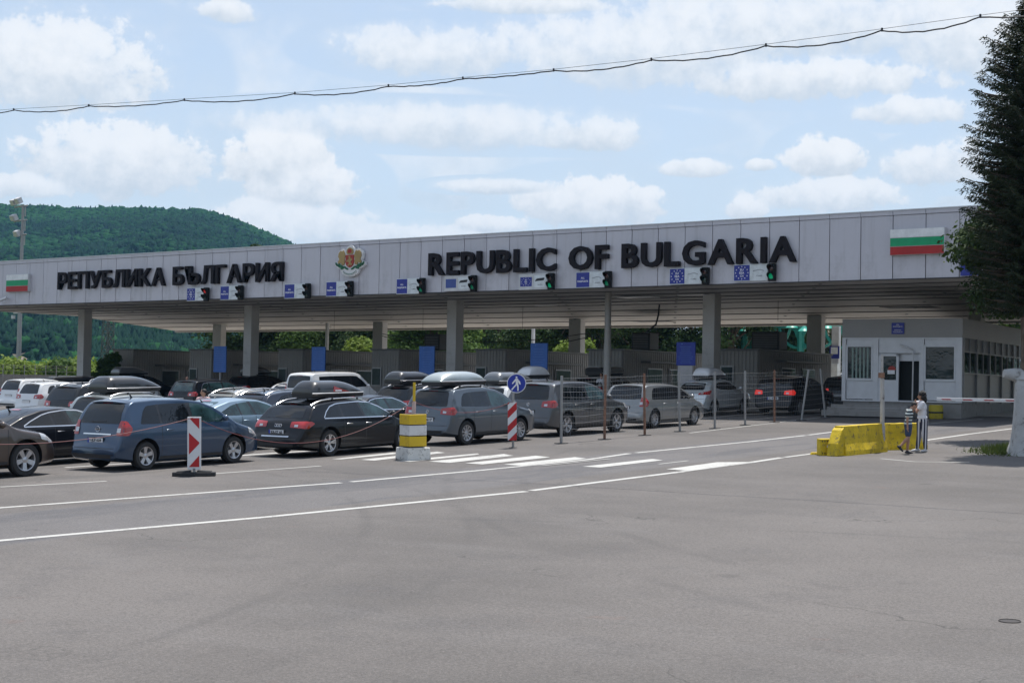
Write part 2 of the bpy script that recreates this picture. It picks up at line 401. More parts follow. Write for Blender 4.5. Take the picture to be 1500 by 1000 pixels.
# ------------------------------------------------------------------ canopy
YF, YC, YB = 55.8, 61.4, 73.0; ZB, ZT = 7.24, 9.88; PW = 1.312; XR = -20.49
XEND = XR + PW; XLEFT = XR - 51*PW; YEND = 76.6
PANEL = mat('grey_composite_panel', (.545, .53, .575), .42, .15, .035, .5, dirt=(.25, .25, .25, .25), dscale=.6)
def streaks(m, amount=.22):
    t = NT(m.node_tree); b = t.n['Principled BSDF']; src = b.inputs['Base Color'].links[0].from_socket
    g = t.node('ShaderNodeNewGeometry').outputs['Position']; mp = t.node('ShaderNodeMapping'); mp.inputs['Scale'].default_value = (2.6, 2.6, .22); t.l.new(g, mp.inputs[0])
    f = t.math('MULTIPLY', t.smooth(t.noise(mp.outputs[0], 1.0, 6, .65), .50, .74), amount)
    c = t.mix(f, src, (.20, .185, .17, 1))
    pn = t.node('ShaderNodeTexWhiteNoise'); pn.noise_dimensions = '1D'; sp = t.node('ShaderNodeSeparateXYZ'); t.l.new(g, sp.inputs[0])
    t.l.new(t.math('FLOOR', t.math('DIVIDE', t.math('SUBTRACT', sp.outputs[0], XEND), PW)), pn.inputs['W'])
    v = t.math('ADD', .955, t.math('MULTIPLY', pn.outputs['Value'], .09)); cc = t.node('ShaderNodeCombineXYZ')
    for i in range(3): t.l.new(v, cc.inputs[i])
    t.l.new(t.mix(1.0, c, cc.outputs[0], 'MULTIPLY'), b.inputs['Base Color'])
streaks(PANEL)
CAPM = mat('pale_metal_cap', (.62, .63, .65), .4, .3, .06)
SEAM = mat('dark_seam', (.03, .03, .033), .7)
CLAD = mat('column_cladding', (.52, .51, .50), .5, .1, .06, .7, dirt=(.2, .19, .18, .35), dscale=1.2)
SOFF = mat('soffit_board', (.46, .44, .42), .7, 0, .12, .35, dirt=(.16, .14, .12, .5), dscale=.5)
SOFFB = mat('beige_beam', (.42, .39, .36), .7, 0, .08, .35, dirt=(.3, .26, .22, .5), dscale=.5)
canopy = thing('border_canopy', 'long flat grey canopy roof over the border checkpoint lanes', 'canopy', (-50, YF, gz(-50, YF)))
def wparent(o, p): o.parent = p; o.matrix_parent_inverse = p.matrix_world.inverted(); return o
def W(b, name, mats, p, **k):         # build in world coordinates under a parent
    o = b.build(name, mats, None, **k); return wparent(o, p)
b = MB()
b.box(((XLEFT+XEND)/2, (YF+.06+YEND)/2, ZT-.25), (XEND-XLEFT-.04, YEND-YF-.1, .3))
b.box(((XLEFT+XEND)/2, YF+.12, (ZB+ZT)/2), (XEND-XLEFT-.04, .1, ZT-ZB-.1)); b.box(((XLEFT+XEND)/2, YEND-.15, (7.0+ZT)/2), (XEND-XLEFT-.04, .1, ZT-7.1))
b.box((XEND-.12, (YF+YEND)/2, (7.3+ZT)/2), (.1, YEND-YF-.4, ZT-7.5)); b.box((XLEFT+.12, (YF+YEND)/2, (7.3+ZT)/2), (.1, YEND-YF-.4, ZT-7.5))
b.box(((XLEFT+XEND)/2, (YF+YEND)/2, 7.62), (XEND-XLEFT-.3, YEND-YF-.4, .1))
W(b, 'roof_deck', SEAM, canopy)
b = MB(); b.box((0, 0, 0), (PW-.028, .05, ZT-ZB-.2)); pm = None
me0 = b.build('fascia_panel', PANEL, None, bevel=.004)
for k in range(52):
    o = me0 if k == 0 else link('fascia_panel', me0.data)
    if k: 
        m_ = o.modifiers.new('bevel', 'BEVEL'); m_.width = .004; m_.segments = 1
    o.location = (XEND-PW*(k+.5), YF+.035+random.uniform(-.006, .006), (ZB+ZT-.2)/2); o.rotation_euler = (random.uniform(-.002, .002), 0, 0)
    wparent(o, canopy)
b = MB(); b.box((0, 0, 0), (PW-.02, .08, .16)); c0 = b.build('fascia_cap', PANEL, None)
for k in range(52):
    o = c0 if k == 0 else link('fascia_cap', c0.data)
    o.location = (XEND-PW*(k+.5), YF+.02, ZT-.105); wparent(o, canopy)
b = MB(); b.box(((XLEFT+XEND)/2, YF+.05, ZT), (XEND-XLEFT, .2, .04)); W(b, 'top_flashing', CAPM, canopy)
b = MB(); b.box(((XLEFT+XEND)/2, YF+.1, ZB-.012), (XEND-XLEFT, .22, .03)); W(b, 'drip_edge', SEAM, canopy)
# end panels
for k in range(15):
    for xx in (XEND, XLEFT): b = MB(); b.box((xx, YF+.75+k*1.4, (ZB+ZT)/2), (.05, 1.37, ZT-ZB-.05)); W(b, 'end_panel', PANEL, canopy)
# soffit boards run along the canopy
nb = 9; bw = (YEND-.4-YF-.2)/nb
for k in range(nb):
    y = YF+.2+bw*(k+.5); z = ZB+.03 - (.0 if k < 5 else (k-4.5)*.16)
    b = MB(); b.box(((XLEFT+XEND)/2, y, z), (XEND-XLEFT-.2, bw-.08, .04), 0, Matrix.Rotation(-math.atan(.16/bw) if k > 4 else 0, 3, 'X')); W(b, 'soffit_board', SOFF if k < nb-3 else SOFFB, canopy)
    b = MB()
    lip = MB(); lip.box(((XLEFT+XEND)/2, y-bw/2, z-.03+(.08 if k > 4 else 0)), (XEND-XLEFT-.25, .05, .04)); W(lip, 'soffit_joint', SEAM, canopy)
    for q in range(0, 46): 
        if (q*7+k*3) % 5 == 0: b.lathe([(0, 0), (.07, 0), (.09, -.02), (.09, -.03), (0, -.05)], 10, 0, Matrix.Translation((XEND-.9-q*1.33, y, z-.02)))
    if b.v: stuff(W(b, 'downlights', mat('downlight', (.2, .2, .2), .4), canopy))
b = MB(); b.box(((XLEFT+XEND)/2, YEND-.2, 6.72), (XEND-XLEFT, .3, .44)); W(b, 'rear_beam', SOFFB, canopy)
for (u, v, sx, sy, mm) in ((935, 434, 1.9, .8, CAPM), (1015, 430.5, 1.4, .5, CAPM), (800, 446, 1.2, .4, CAPM)):  # loose hanging panels; the light on them is put into a pale colour
    d = ray(u, v); p = CAMP + d*((ZB-CAMP.z)/d.z)
    b = MB(); b.box((p.x, p.y, ZB-.04), (sx, sy, .03)); W(b, 'pale_soffit_panel', mm, canopy)
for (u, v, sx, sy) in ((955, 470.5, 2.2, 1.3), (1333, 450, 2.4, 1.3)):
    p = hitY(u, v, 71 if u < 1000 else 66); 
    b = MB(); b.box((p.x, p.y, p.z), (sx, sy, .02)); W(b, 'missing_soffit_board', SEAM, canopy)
p0 = hitY(966, 446, 66); b = MB(); b.tube([p0, p0+Vector((-.05, 0, -.5)), p0+Vector((-.25, .1, -1.0)), p0+Vector((-.75, .1, -1.35))], .05, 6); W(b, 'hanging_cable', BLACKP, canopy)
for (u, v, v2, Y) in ((1140, 434, 470, 66), (892, 440, 470, 69), (490, 455, 485, 66), (620, 450, 485, 66), (766, 447, 483, 66)):
    a = hitY(u, v, Y); c = hitY(u, v2, Y); c.x = a.x; b = MB(); b.tube([(a.x, Y, 7.2), (a.x, Y, c.z)], .012, 4); W(b, 'hanging_wire', BLACKP, canopy)
def column(x, y, w, d, top):
    z0 = gz(x, y)-.1; b = MB(); b.box((0, 0, (z0+top)/2), (w, d, top-z0)); 
    b.box((0, 0, z0+.35), (w+.04, d+.04, .5)); o = W(b, 'column', CLAD, canopy, bevel=.02); o.location = (x, y, 0)
for uc in (122, 366, 664.5, 1040.5): 
    p = hitY(uc, 500, YC); column(p.x, YC+.1, .62, .62, 7.3)
for uc in (319.5, 555, 843.5, 1194): 
    p = hitY(uc, 500, YB); column(p.x, YB+.1, .82, .5, 7.1)
p = hitY(1431, 440, YB); column(p.x, YB, .62, .62, 7.3)
p = hitY(890, 500, 58.6); b = MB(); z0 = gz(p.x, 58.6); b.tube([(p.x, 58.6, z0), (p.x, 58.6, 4.9)], .17, 12); b.tube([(p.x, 58.6, 4.9), (p.x, 58.6, 7.25)], .15, 12)
W(b, 'prop_post', mat('post_grey', (.34, .33, .31), .6, .2, .1, .5), canopy, smooth=True)

# --- lettering
LET = mat('letter_brown_black', (.012, .009, .012), .6, 0, .12, 2, spec=.2)
def lettering(s, label, x0, x1, z0, h, off):
    root = thing('roof_sign', label, 'sign', ((x0+x1)/2, YF-.12, z0), group='dark raised country name signs on the fascia')
    adv = []; c = bpy.data.curves.new('t', 'FONT'); c.size = 1
    o = bpy.data.objects.new('t', c); COL.objects.link(o)
    metas = []
    for ch in s:
        if ch == ' ': metas.append((None, .36)); continue
        me = textmesh(ch, 1.35, .09, off)
        n = len(me.vertices); a = np.empty(n*3); me.vertices.foreach_get('co', a); a = a.reshape(-1, 3)
        w = a[:, 0].max()-a[:, 0].min(); metas.append((me, w))
    bpy.data.objects.remove(o)
    gap = .125; tot = sum(m[1] for m in metas) + gap*(len(metas)-1); k = (x1-x0)/tot; x = x0
    for me, w in metas:
        if me:
            n = len(me.vertices); a = np.empty(n*3); me.vertices.foreach_get('co', a); a = a.reshape(-1, 3)
            hh = a[:, 1].max()-a[:, 1].min(); a[:, 0] *= k; a[:, 1] *= h/hh; me.vertices.foreach_set('co', a.ravel())
            me.materials.clear(); me.materials.append(LET)
            o = link('letter', me); o.location = (x+w*k/2, YF-.12, z0+h/2); o.rotation_euler = FACE_FRONT; wparent(o, root)
        x += (w+gap)*k
lettering('РЕПУБЛИКА БЪЛГАРИЯ', 'dark raised Cyrillic lettering on the left half of the grey fascia', -74.0, -55.75, 8.03, 1.0, .028)
lettering('REPUBLIC OF BULGARIA', 'dark raised Latin lettering REPUBLIC OF BULGARIA on the right half of the fascia', -46.1, -27.1, 8.03, 1.05, .037)

# --- flags
FW = mat('flag_white', (.75, .76, .76), .5); FG = mat('flag_green', (.0, .32, .13), .5); FR = mat('flag_red', (.38, .015, .015), .5)
FRAME = mat('light_box_metal', (.55, .55, .56), .5, .3)
def flag(x0, x1, z0, z1, label):
    r = thing('flag_plaque', label, 'flag', ((x0+x1)/2, YF-.2, z0), group='flag plaques on the fascia')
    w, h = x1-x0, z1-z0; b = MB(); b.box((0, .11, h/2), (w, .22, h)); b.build('box', FRAME, r, bevel=.01)
    for i, m in enumerate((FR, FG, FW)):
        b = MB(); b.box((0, -.004, h*(i+.5)/3), (w-.06, .02, (h-.06)/3)); b.build('stripe', m, r)
flag(-23.16, -20.98, 8.13, 9.12, 'large white, green and red flag plaque at the right end of the fascia')
flag(-78.9, -76.75, 8.0, 9.03, 'small looking white, green and red flag plaque at the left end of the fascia')

# --- coat of arms
GOLD = mat('gold', (.36, .25, .10), .45, .3); CRED = mat('arms_red', (.36, .03, .02), .5); CGREEN = mat('arms_green', (.015, .13, .06), .6); CWH = mat('arms_white', (.72, .72, .72), .5)
def arms():
    r = thing('coat_of_arms', 'painted national coat of arms with crown, lions and red shield', 'coat of arms', (-51.1, YF-.02, 8.12))
    T = Matrix.Translation((0, 0, 0)) @ Matrix.Rotation(math.pi/2, 4, 'X')
    def pl(name, pts, d0, th, m, parent=r):
        b = MB(); b.prism(pts, th, Matrix.Translation((0, -d0, 0)) @ Matrix.Rotation(math.pi/2, 4, 'X')); return b.build(name, m, parent)
    sym = lambda L: L + [(-x, z) for x, z in reversed(L)]
    pl('backing', sym([(0, 1.62), (.16, 1.58), (.27, 1.45), (.33, 1.36), (.5, 1.46), (.72, 1.36), (.84, 1.2), (.8, .95), (.72, .82), (.95, .74), (.98, .6), (.8, .45), (.62, .42), (.5, .16), (.25, .03), (0, 0)]), 0, .16, CWH)
    sh = pl('shield', sym([(0, 1.12), (.26, 1.12), (.27, .75), (.22, .6), (.12, .52), (0, .47)]), .16, .05, CRED)
    cr = pl('crown', sym([(0, 1.5), (.09, 1.47), (.2, 1.38), (.22, 1.24), (.17, 1.16)]), .16, .05, GOLD)
    pl('crown_lining', [(-.12, 1.22), (.12, 1.22), (.13, 1.35), (.06, 1.42), (-.06, 1.42), (-.13, 1.35)], .212, .006, CRED, cr)
    lion = [(-.16, .58), (-.06, .62), (-.02, .72), (-.12, .78), (-.2, .74), (-.17, .86), (-.08, .86), (-.02, .98), (-.1, 1.02), (0, 1.08), (.08, 1.02), (.07, .92), (.16, .94), (.2, .85), (.1, .8), (.1, .7), (.2, .66), (.14, .56), (.04, .62), (-.04, .54)]
    pl('lion_rampant', lion, .212, .015, GOLD, sh)
    side = [(.36, .62), (.5, .62), (.56, .74), (.74, .68), (.78, .78), (.68, .9), (.76, 1.04), (.74, 1.22), (.62, 1.34), (.5, 1.3), (.42, 1.36), (.34, 1.22), (.3, 1.04), (.36, .94), (.32, .8)]
    pl('supporting_lion', side, .165, .05, GOLD); pl('supporting_lion', [(-x, z) for x, z in reversed(side)], .165, .05, GOLD)
    for sx in (1, -1):
        for (x, z, a) in ((.2, .42, .4), (.36, .5, .1), (.5, .44, -.3), (.64, .52, .2), (.78, .6, .5), (.88, .66, 1.0), (.72, .68, 1.3), (.56, .58, .6)):
            lf = [(math.cos(t)*.12*math.cos(a)-math.sin(t)*.05*math.sin(a), math.cos(t)*.12*math.sin(a)+math.sin(t)*.05*math.cos(a)) for t in [k*math.pi/4 for k in range(8)]]
            L = [(sx*(x+p), z+q) for p, q in lf]; L = L if sx > 0 else L[::-1]
            pl('oak_leaf', L, .165, .035, CGREEN)
    rib = [(.52*math.sin(t), .42-.36*math.cos(t)) for t in np.linspace(-1.15, 1.15, 15)] + [(.42*math.sin(t), .42-.24*math.cos(t)) for t in np.linspace(1.15, -1.15, 15)]
    pl('ribbon', rib, .165, .03, FRAME)
    pl('ribbon_stripe', [(.47*math.sin(t), .42-.31*math.cos(t)) for t in np.linspace(-1.1, 1.1, 15)] + [(.45*math.sin(t), .42-.28*math.cos(t)) for t in np.linspace(1.1, -1.1, 15)], .197, .006, CGREEN)
    r.scale = (1.0, 1, .96)
arms()

# --- lane signs and their traffic lights
SBLUE = mat('sign_blue', (.018, .03, .26), .4); SBLUE2 = mat('sign_blue_faded', (.05, .09, .30), .5); SWH = mat('sign_white', (.66, .70, .72), .4, dirt=(.4, .42, .42, .4)); SPR = mat('sign_print_white', (.78, .78, .8), .5)
GREYINK = mat('grey_print', (.12, .13, .15), .6)
LRED = mat('signal_red_on', (.5, .02, .015), .3, 0, 0, emit=.25); LGRN = mat('signal_green_on', (.0, .32, .14), .3, 0, 0, emit=.22); LGRD = mat('signal_green_dim', (.0, .25, .12), .3, 0, 0, emit=.06)
LOFFR = mat('signal_red_off', (.05, .008, .008), .25, coat=1); LOFFG = mat('signal_green_off', (.008, .04, .03), .25, coat=1)
def star(b, cx, cz, r, y, mi=0):
    b.prism([(cx+r*(1 if k % 2 == 0 else .42)*math.sin(k*math.pi/5), cz+r*(1 if k % 2 == 0 else .42)*math.cos(k*math.pi/5)) for k in range(10)][::-1], .004, Matrix.Translation((0, y, 0)) @ Matrix.Rotation(math.pi/2, 4, 'X'), mi)
HOUS = mat('signal_black', (.008, .009, .009), .6, 0, .1, spec=.25)
def lane_sign(i, u0, u1, v0, v1, kind, light, label, llabel):
    Y = YF-.08; a = hitY(u0, v1, Y); c = hitY(u1, v0, Y); w = c.x-a.x; h = c.z-a.z
    r = thing('lane_sign', label, 'sign', (a.x, Y, a.z), group='lane signs along the bottom of the fascia')
    dp = .14 if kind in ('bus', 'eubus') else .05
    b = MB(); b.box((w/2, 0, h/2), (w, dp, h)); b.build('board', FRAME if dp > .1 else SWH, r, bevel=.006)
    y = -dp/2-.004; m_ = .07 if dp > .1 else 0
    bl = MB(); bx0, bx1 = m_+.02, w*.5-.04-m_*.3; bz0, bz1 = m_*1.8+.03, h-.03-m_*1.8; bl.box(((bx0+bx1)/2, y, (bz0+bz1)/2), (bx1-bx0, .008, bz1-bz0))
    blu = bl.build('blue_field', SBLUE2 if kind == 'bus' else SBLUE, r); cx = (bx0+bx1)/2; cz = (bz0+bz1)/2; s = min(bx1-bx0, bz1-bz0)
    if dp > .1:
        g = MB(); g.box((w*.75, y, h/2), (w*.42, .008, h*.74)); g.build('grey_field', SWH, r)
    if kind in ('eu', 'eubus'):
        st = MB()
        for k in range(12): star(st, cx+(bx1-bx0)*.40*math.sin(k*math.pi/6), cz+(bz1-bz0)*.40*math.cos(k*math.pi/6), s*.055, y-.005)
        st.build('ring_of_stars', SPR, blu)
        for k, tt in enumerate(('EU', 'EEA', 'CH')):
            text_obj('lettering', tt, blu, (cx, y-.006, cz+(1-k)*s*.2), FACE_FRONT, SPR, .2, .002, .004, width=s*(.24, .36, .24)[k], height=s*.14)
    if kind == 'all':
        text_obj('lettering', 'ALL', blu, (cx, y-.006, cz+s*.13), FACE_FRONT, SPR, .2, .002, .004, width=s*.3, height=s*.12)
        text_obj('lettering', 'PASSPORTS', blu, (cx, y-.006, cz-s*.1), FACE_FRONT, SPR, .2, .002, .004, width=s*.86, height=s*.13)
    # vehicle outline and word on the white half
    ic = MB(); x0 = w*.58; zc = h*.52; k = w*.3
    car_ = [(0, .12), (.05, .28), (.3, .3), (.42, .42), (.75, .42), (.9, .28), (1, .24), (1, .12)] if kind != 'bus' and kind != 'eubus' else [(0, 0), (0, .1), (.2, .5), (1, .62), (1.05, .5), (.95, .12)]
    if 'bus' in kind: ic.prism([(x0+p*k*1.05, zc+q*k*.5) for p, q in car_][::-1], .004, Matrix.Translation((0, y-.004, 0)) @ Matrix.Rotation(math.pi/2, 4, 'X'))
    else:
        L = [Vector((x0+p*k, y-.004, zc+q*k*.5)) for p, q in car_]; ic.tube(L, .008, 4)
    ic.build('vehicle_picture', INK if 'bus' in kind else GREYINK, r)
    text_obj('lettering', 'BUSES' if 'bus' in kind else 'CARS', r, (w*.76, y-.006, h*.3), FACE_FRONT, GREYINK, .2, .002, 0, width=w*.16, height=h*.07)
    # traffic light
    if light is None: return
    X = c.x+.08; t = thing('traffic_light', llabel, 'traffic light', (X+.17, YF-.1, a.z-.03), group='two-lamp traffic lights beside the lane signs')
    hh = h*1.02; b = MB(); b.box((0, -.08, hh/2), (.29, .2, hh)); b.build('housing', HOUS, t, bevel=.03)
    for k, (lit, off, on) in enumerate(((light == 'r', LOFFR, LRED), (light in 'gd', LOFFG, LGRN if light == 'g' else LGRD))):
        zc = hh*(.74 if k == 0 else .28); M = Matrix.Translation((0, -.18, zc)) @ Matrix.Rotation(math.pi/2, 4, 'X')
        b = MB(); b.lathe([(0, .02), (.07, .015), (.115, 0)], 16, 0, M); b.build('lamp', on if lit else off, t, smooth=True)
        v = MB(); n = 14
        for q in range(n):
            a0 = R(-35)+R(250)*q/n; a1 = R(-35)+R(250)*(q+1)/n
            def pt(an, rr, dd): return (rr*math.cos(an), -.18-dd, zc+rr*math.sin(an))
            d0 = .26*max(.25, .5+.5*math.sin(a0)); d1 = .26*max(.25, .5+.5*math.sin(a1))
            v.add([pt(a0, .130, 0), pt(a1, .130, 0), pt(a1, .126, d1), pt(a0, .126, d0), pt(a0, .142, 0), pt(a1, .142, 0), pt(a1, .138, d1), pt(a0, .138, d0)], [(0, 1, 2, 3), (4, 7, 6, 5), (3, 2, 6, 7)])
        v.build('visor', HOUS, t)
LS = [(274, 300, 421, 441, 'eu', 'r', 'leftmost lane sign, blue EU EEA CH half, under the Cyrillic letters', 'black traffic light showing red, leftmost on the fascia'),
      (323, 350, 418, 439.5, 'all', 'x', 'ALL PASSPORTS lane sign under the Cyrillic letters, second from left', 'unlit black traffic light under the Cyrillic letters, second from left'),
      (417, 448, 415, 437.5, 'all', 'x', 'ALL PASSPORTS lane sign just right of the last Cyrillic letter', 'unlit traffic light just right of the last Cyrillic letter'),
      (478, 510, 411.5, 434.5, 'all', 'x', 'ALL PASSPORTS lane sign directly below the coat of arms', 'unlit traffic light below the coat of arms'),
      (581, 615, 407, 431, 'all', 'd', 'ALL PASSPORTS lane sign between the coat of arms and the Latin letters', 'traffic light left of the Latin letters, faint green'),
      (652, 690, 403, 427, 'bus', 'd', 'thick framed lane sign with plain faded blue square and dark bus picture', 'traffic light beside the plain blue bus lane sign'),
      (761, 803, 400, 425, 'eubus', 'g', 'thick framed lane sign with starred blue square and dark bus picture', 'green traffic light beside the starred bus lane sign'),
      (844, 886, 397, 422, 'all', 'd', 'ALL PASSPORTS lane sign under the word OF', 'green traffic light under the word OF'),
      (981, 1028, 391.5, 417, 'eu', 'x', 'EU EEA CH lane sign under the letter L of BULGARIA', 'unlit traffic light under the letter G of BULGARIA'),
      (1075, 1125, 386, 412.5, 'eu', 'g', 'EU EEA CH lane sign under the letters RI, rightmost of its kind', 'bright green traffic light, rightmost on the fascia')]
for i, a in enumerate(LS): lane_sign(i, *a)
a = hitY(1407, 404, YF-.08); c = hitY(1437, 376, YF-.08)
r = thing('lane_sign', 'dark blue sign half hidden by the conifer at the right end of the fascia', 'sign', (a.x, YF-.08, a.z), group='lane signs along the bottom of the fascia')
b = MB(); b.box(((c.x-a.x)/2, 0, (c.z-a.z)/2), (c.x-a.x, .05, c.z-a.z)); b.build('board', SBLUE, r)
text_obj('lettering', 'PAST', r, (.3, -.035, .42), FACE_FRONT, SPR, .2, .002, .004, width=.42, height=.11)
p = hitY(10, 439, YF-.1); t = thing('security_camera', 'small white security camera on the left end of the fascia', 'camera', (p.x, YF, p.z))
b = MB(); b.tube([(0, 0, .08), (0, -.25, .08)], .03, 8); b.build('bracket', CAPM, t); b = MB(); b.tube([(-.3, -.4, -.05), (.15, -.22, .1)], .09, 10); b.build('body', CAPM, t)
b = MB(); b.tube([(-.36, -.42, -.07), (-.29, -.39, -.04)], .07, 10); b.build('lens', BLACKG, t)

# ------------------------------------------------------------------ booths
RIB = mat('ribbed_sheet_grey', (.30, .29, .28), .55, .2, .06, 1, dirt=(.2, .19, .18, .3)); BTRIM = mat('booth_trim', (.16, .16, .16), .5, .2)
WING = mat('booth_glass', (.04, .055, .06), .05, 0, .3, 1); WFR = mat('window_frame_grey', (.35, .35, .36), .4, .4)
def booth(u, label, L=8.0, w=2.05, kind=0):
    Y = 64.7; p = hitY(u, 520, Y); z0 = gz(p.x, Y); top = hitY(u, 512.0, Y).z; h = top-z0
    t = thing('passport_booth', label, 'booth', (p.x, Y, z0), group='grey ribbed booths under the canopy')
    b = MB(); b.box((w/2, L/2, h/2), (w-.06, L-.06, h-.02)); b.build('core', BTRIM, t)
    def ribs(x0, x1, face):
        b = MB(); n = int((x1-x0)/.2); s = (x1-x0)/n
        for k in range(n):
            c = x0+(k+.5)*s
            if face == 'f': b.box((c, -.012, h/2), (s*.62, .05, h-.12)); b.box((c, .0, h/2), (s*.99, .03, h-.12))
            else: b.box((w+.012, c, h/2), (.05, s*.62, h-.12)); b.box((w, c, h/2), (.03, s*.99, h-.12))
        return b
    ribs(.02, w-.02, 'f').build('front_cladding', RIB, t)
    ribs(.02, L-.02, 's').build('side_cladding', RIB, t)
    b = MB(); b.box((w/2, L/2, h), (w+.14, L+.14, .09)); b.build('roof', BTRIM, t, bevel=.01)
    f = MB(); f.box((.42, -.06, 1.55), (.72, .06, 1.05)); wn = f.build('window', WFR, t); g = MB(); g.box((.42, -.1, 1.55), (.58, .02, .92)); g.build('pane', WING, wn)
    for k, yy in enumerate((3.0, 5.2)):
        f = MB(); f.box((w+.06, yy, 1.5), (.06, 1.5, 1.1)); wn = f.build('window', WFR, t); g = MB(); g.box((w+.1, yy, 1.5), (.02, 1.38, .98)); g.build('pane', WING, wn)
    f = MB(); f.box((w+.3, 4.0, 2.35), (.6, 4.6, .1)); f.build('side_shelf_roof', BTRIM, t)
    if kind:
        f = MB(); f.box((.55+.1, -.06, 1.42), (.75, .05, 1.15)); 
    return t
BL = [(166, 'leftmost ribbed booth with pale green window edge, behind the hanging vine'), (278, 'ribbed booth behind the blue banner, second from left'), (408, 'ribbed booth behind the white passenger van roof'),
      (545, 'ribbed booth directly behind the second back column'), (697, 'ribbed booth right of the middle front column'), (862, 'ribbed booth left of the blue banner with white board'), (1055, 'ribbed booth right of the fourth column, black box on its roof')]
BO = [booth(u, l) for u, l in BL]
for u, i in ((1127, 6), (945, 5), (640, 3)):
    p = hitY(u, 503, 68); tz = hitY(BL[i][0], 512, 64.7).z + .05
    t = thing('roof_unit', 'black air conditioning box on top of a grey booth, %s' % ('largest, right of centre' if i == 6 else 'in front of dark trees' if i == 5 else 'before the bright green tree'), 'air conditioner', (p.x, 68, tz))
    b = MB(); b.box((0, 0, .48), (1.5 if i == 6 else 1.1, .9, .9)); b.build('casing', BLACKP, t, bevel=.03); b = MB()
    for k in range(8): b.box((0, -.46, .15+k*.09), (1.3 if i == 6 else .9, .03, .03))
    b.build('grille', BTRIM, t)

# blue banners
BAN = mat('banner_blue', (.04, .13, .42), .55, 0, .1, 1.5); BAN2 = mat('banner_blue_deep', (.022, .045, .32), .5, 0, .1, 1.5); BLINE = mat('banner_print', (.10, .2, .5), .6)
for i, (u0, u1, v0, v1, m, lab) in enumerate(((313, 332, 507, 545, BAN, 'blue information banner beside the second back column, leftmost'), (456.5, 477, 508, 543, BAN, 'blue information banner above the white van roof'), (614, 637, 507, 549, BAN, 'tall blue information banner left of the middle column'),
                                (777, 802.5, 502.5, 547, BAN, 'tall blue information banner above the grey estate cars'), (991, 1019, 501, 535, BAN2, 'deep blue banner over a pale grey notice board'))):
    Y = 59.2; a = hitY(u0, v1, Y); c = hitY(u1, v0, Y); w, h = c.x-a.x, c.z-a.z; z0 = gz(a.x, Y)
    t = thing('information_banner', lab, 'banner', (a.x, Y, z0), group='blue banners between the lanes')
    b = MB(); b.box((w/2, 0, a.z-z0+h/2), (w, .07, h)); pnl = b.build('panel', m, t, bevel=.01)
    b = MB()
    for k in range(9): 
        ww = w*random.uniform(.45, .8); b.box((w/2, -.04, a.z-z0+h*(.12+.085*k)), (ww, .006, .018))
    star(b, w*.3, a.z-z0+h*.93, .05, -.04); b.build('printed_lines', BLINE, pnl)
    b = MB(); b.box((w/2, .05, (a.z-z0)/2), (.08, .08, a.z-z0+.3)); b.build('post', WFR, t)
    if i == 4:
        a2 = hitY(993, 567, Y-.1); c2 = hitY(1015, 535.5, Y-.1); t2 = thing('notice_board', 'pale grey pentagon shaped notice board hanging under a blue banner', 'notice board', (a2.x, Y-.1, a2.z))
        w2, h2 = c2.x-a2.x, c2.z-a2.z
        b = MB(); b.prism([(0, .25), (.3, 0), (w2-.05, .12), (w2, .3), (w2, h2), (0, h2)], .04, Matrix.Rotation(math.pi/2, 4, 'X')); b.build('board', mat('pale_board', (.42, .41, .42), .6), t2)

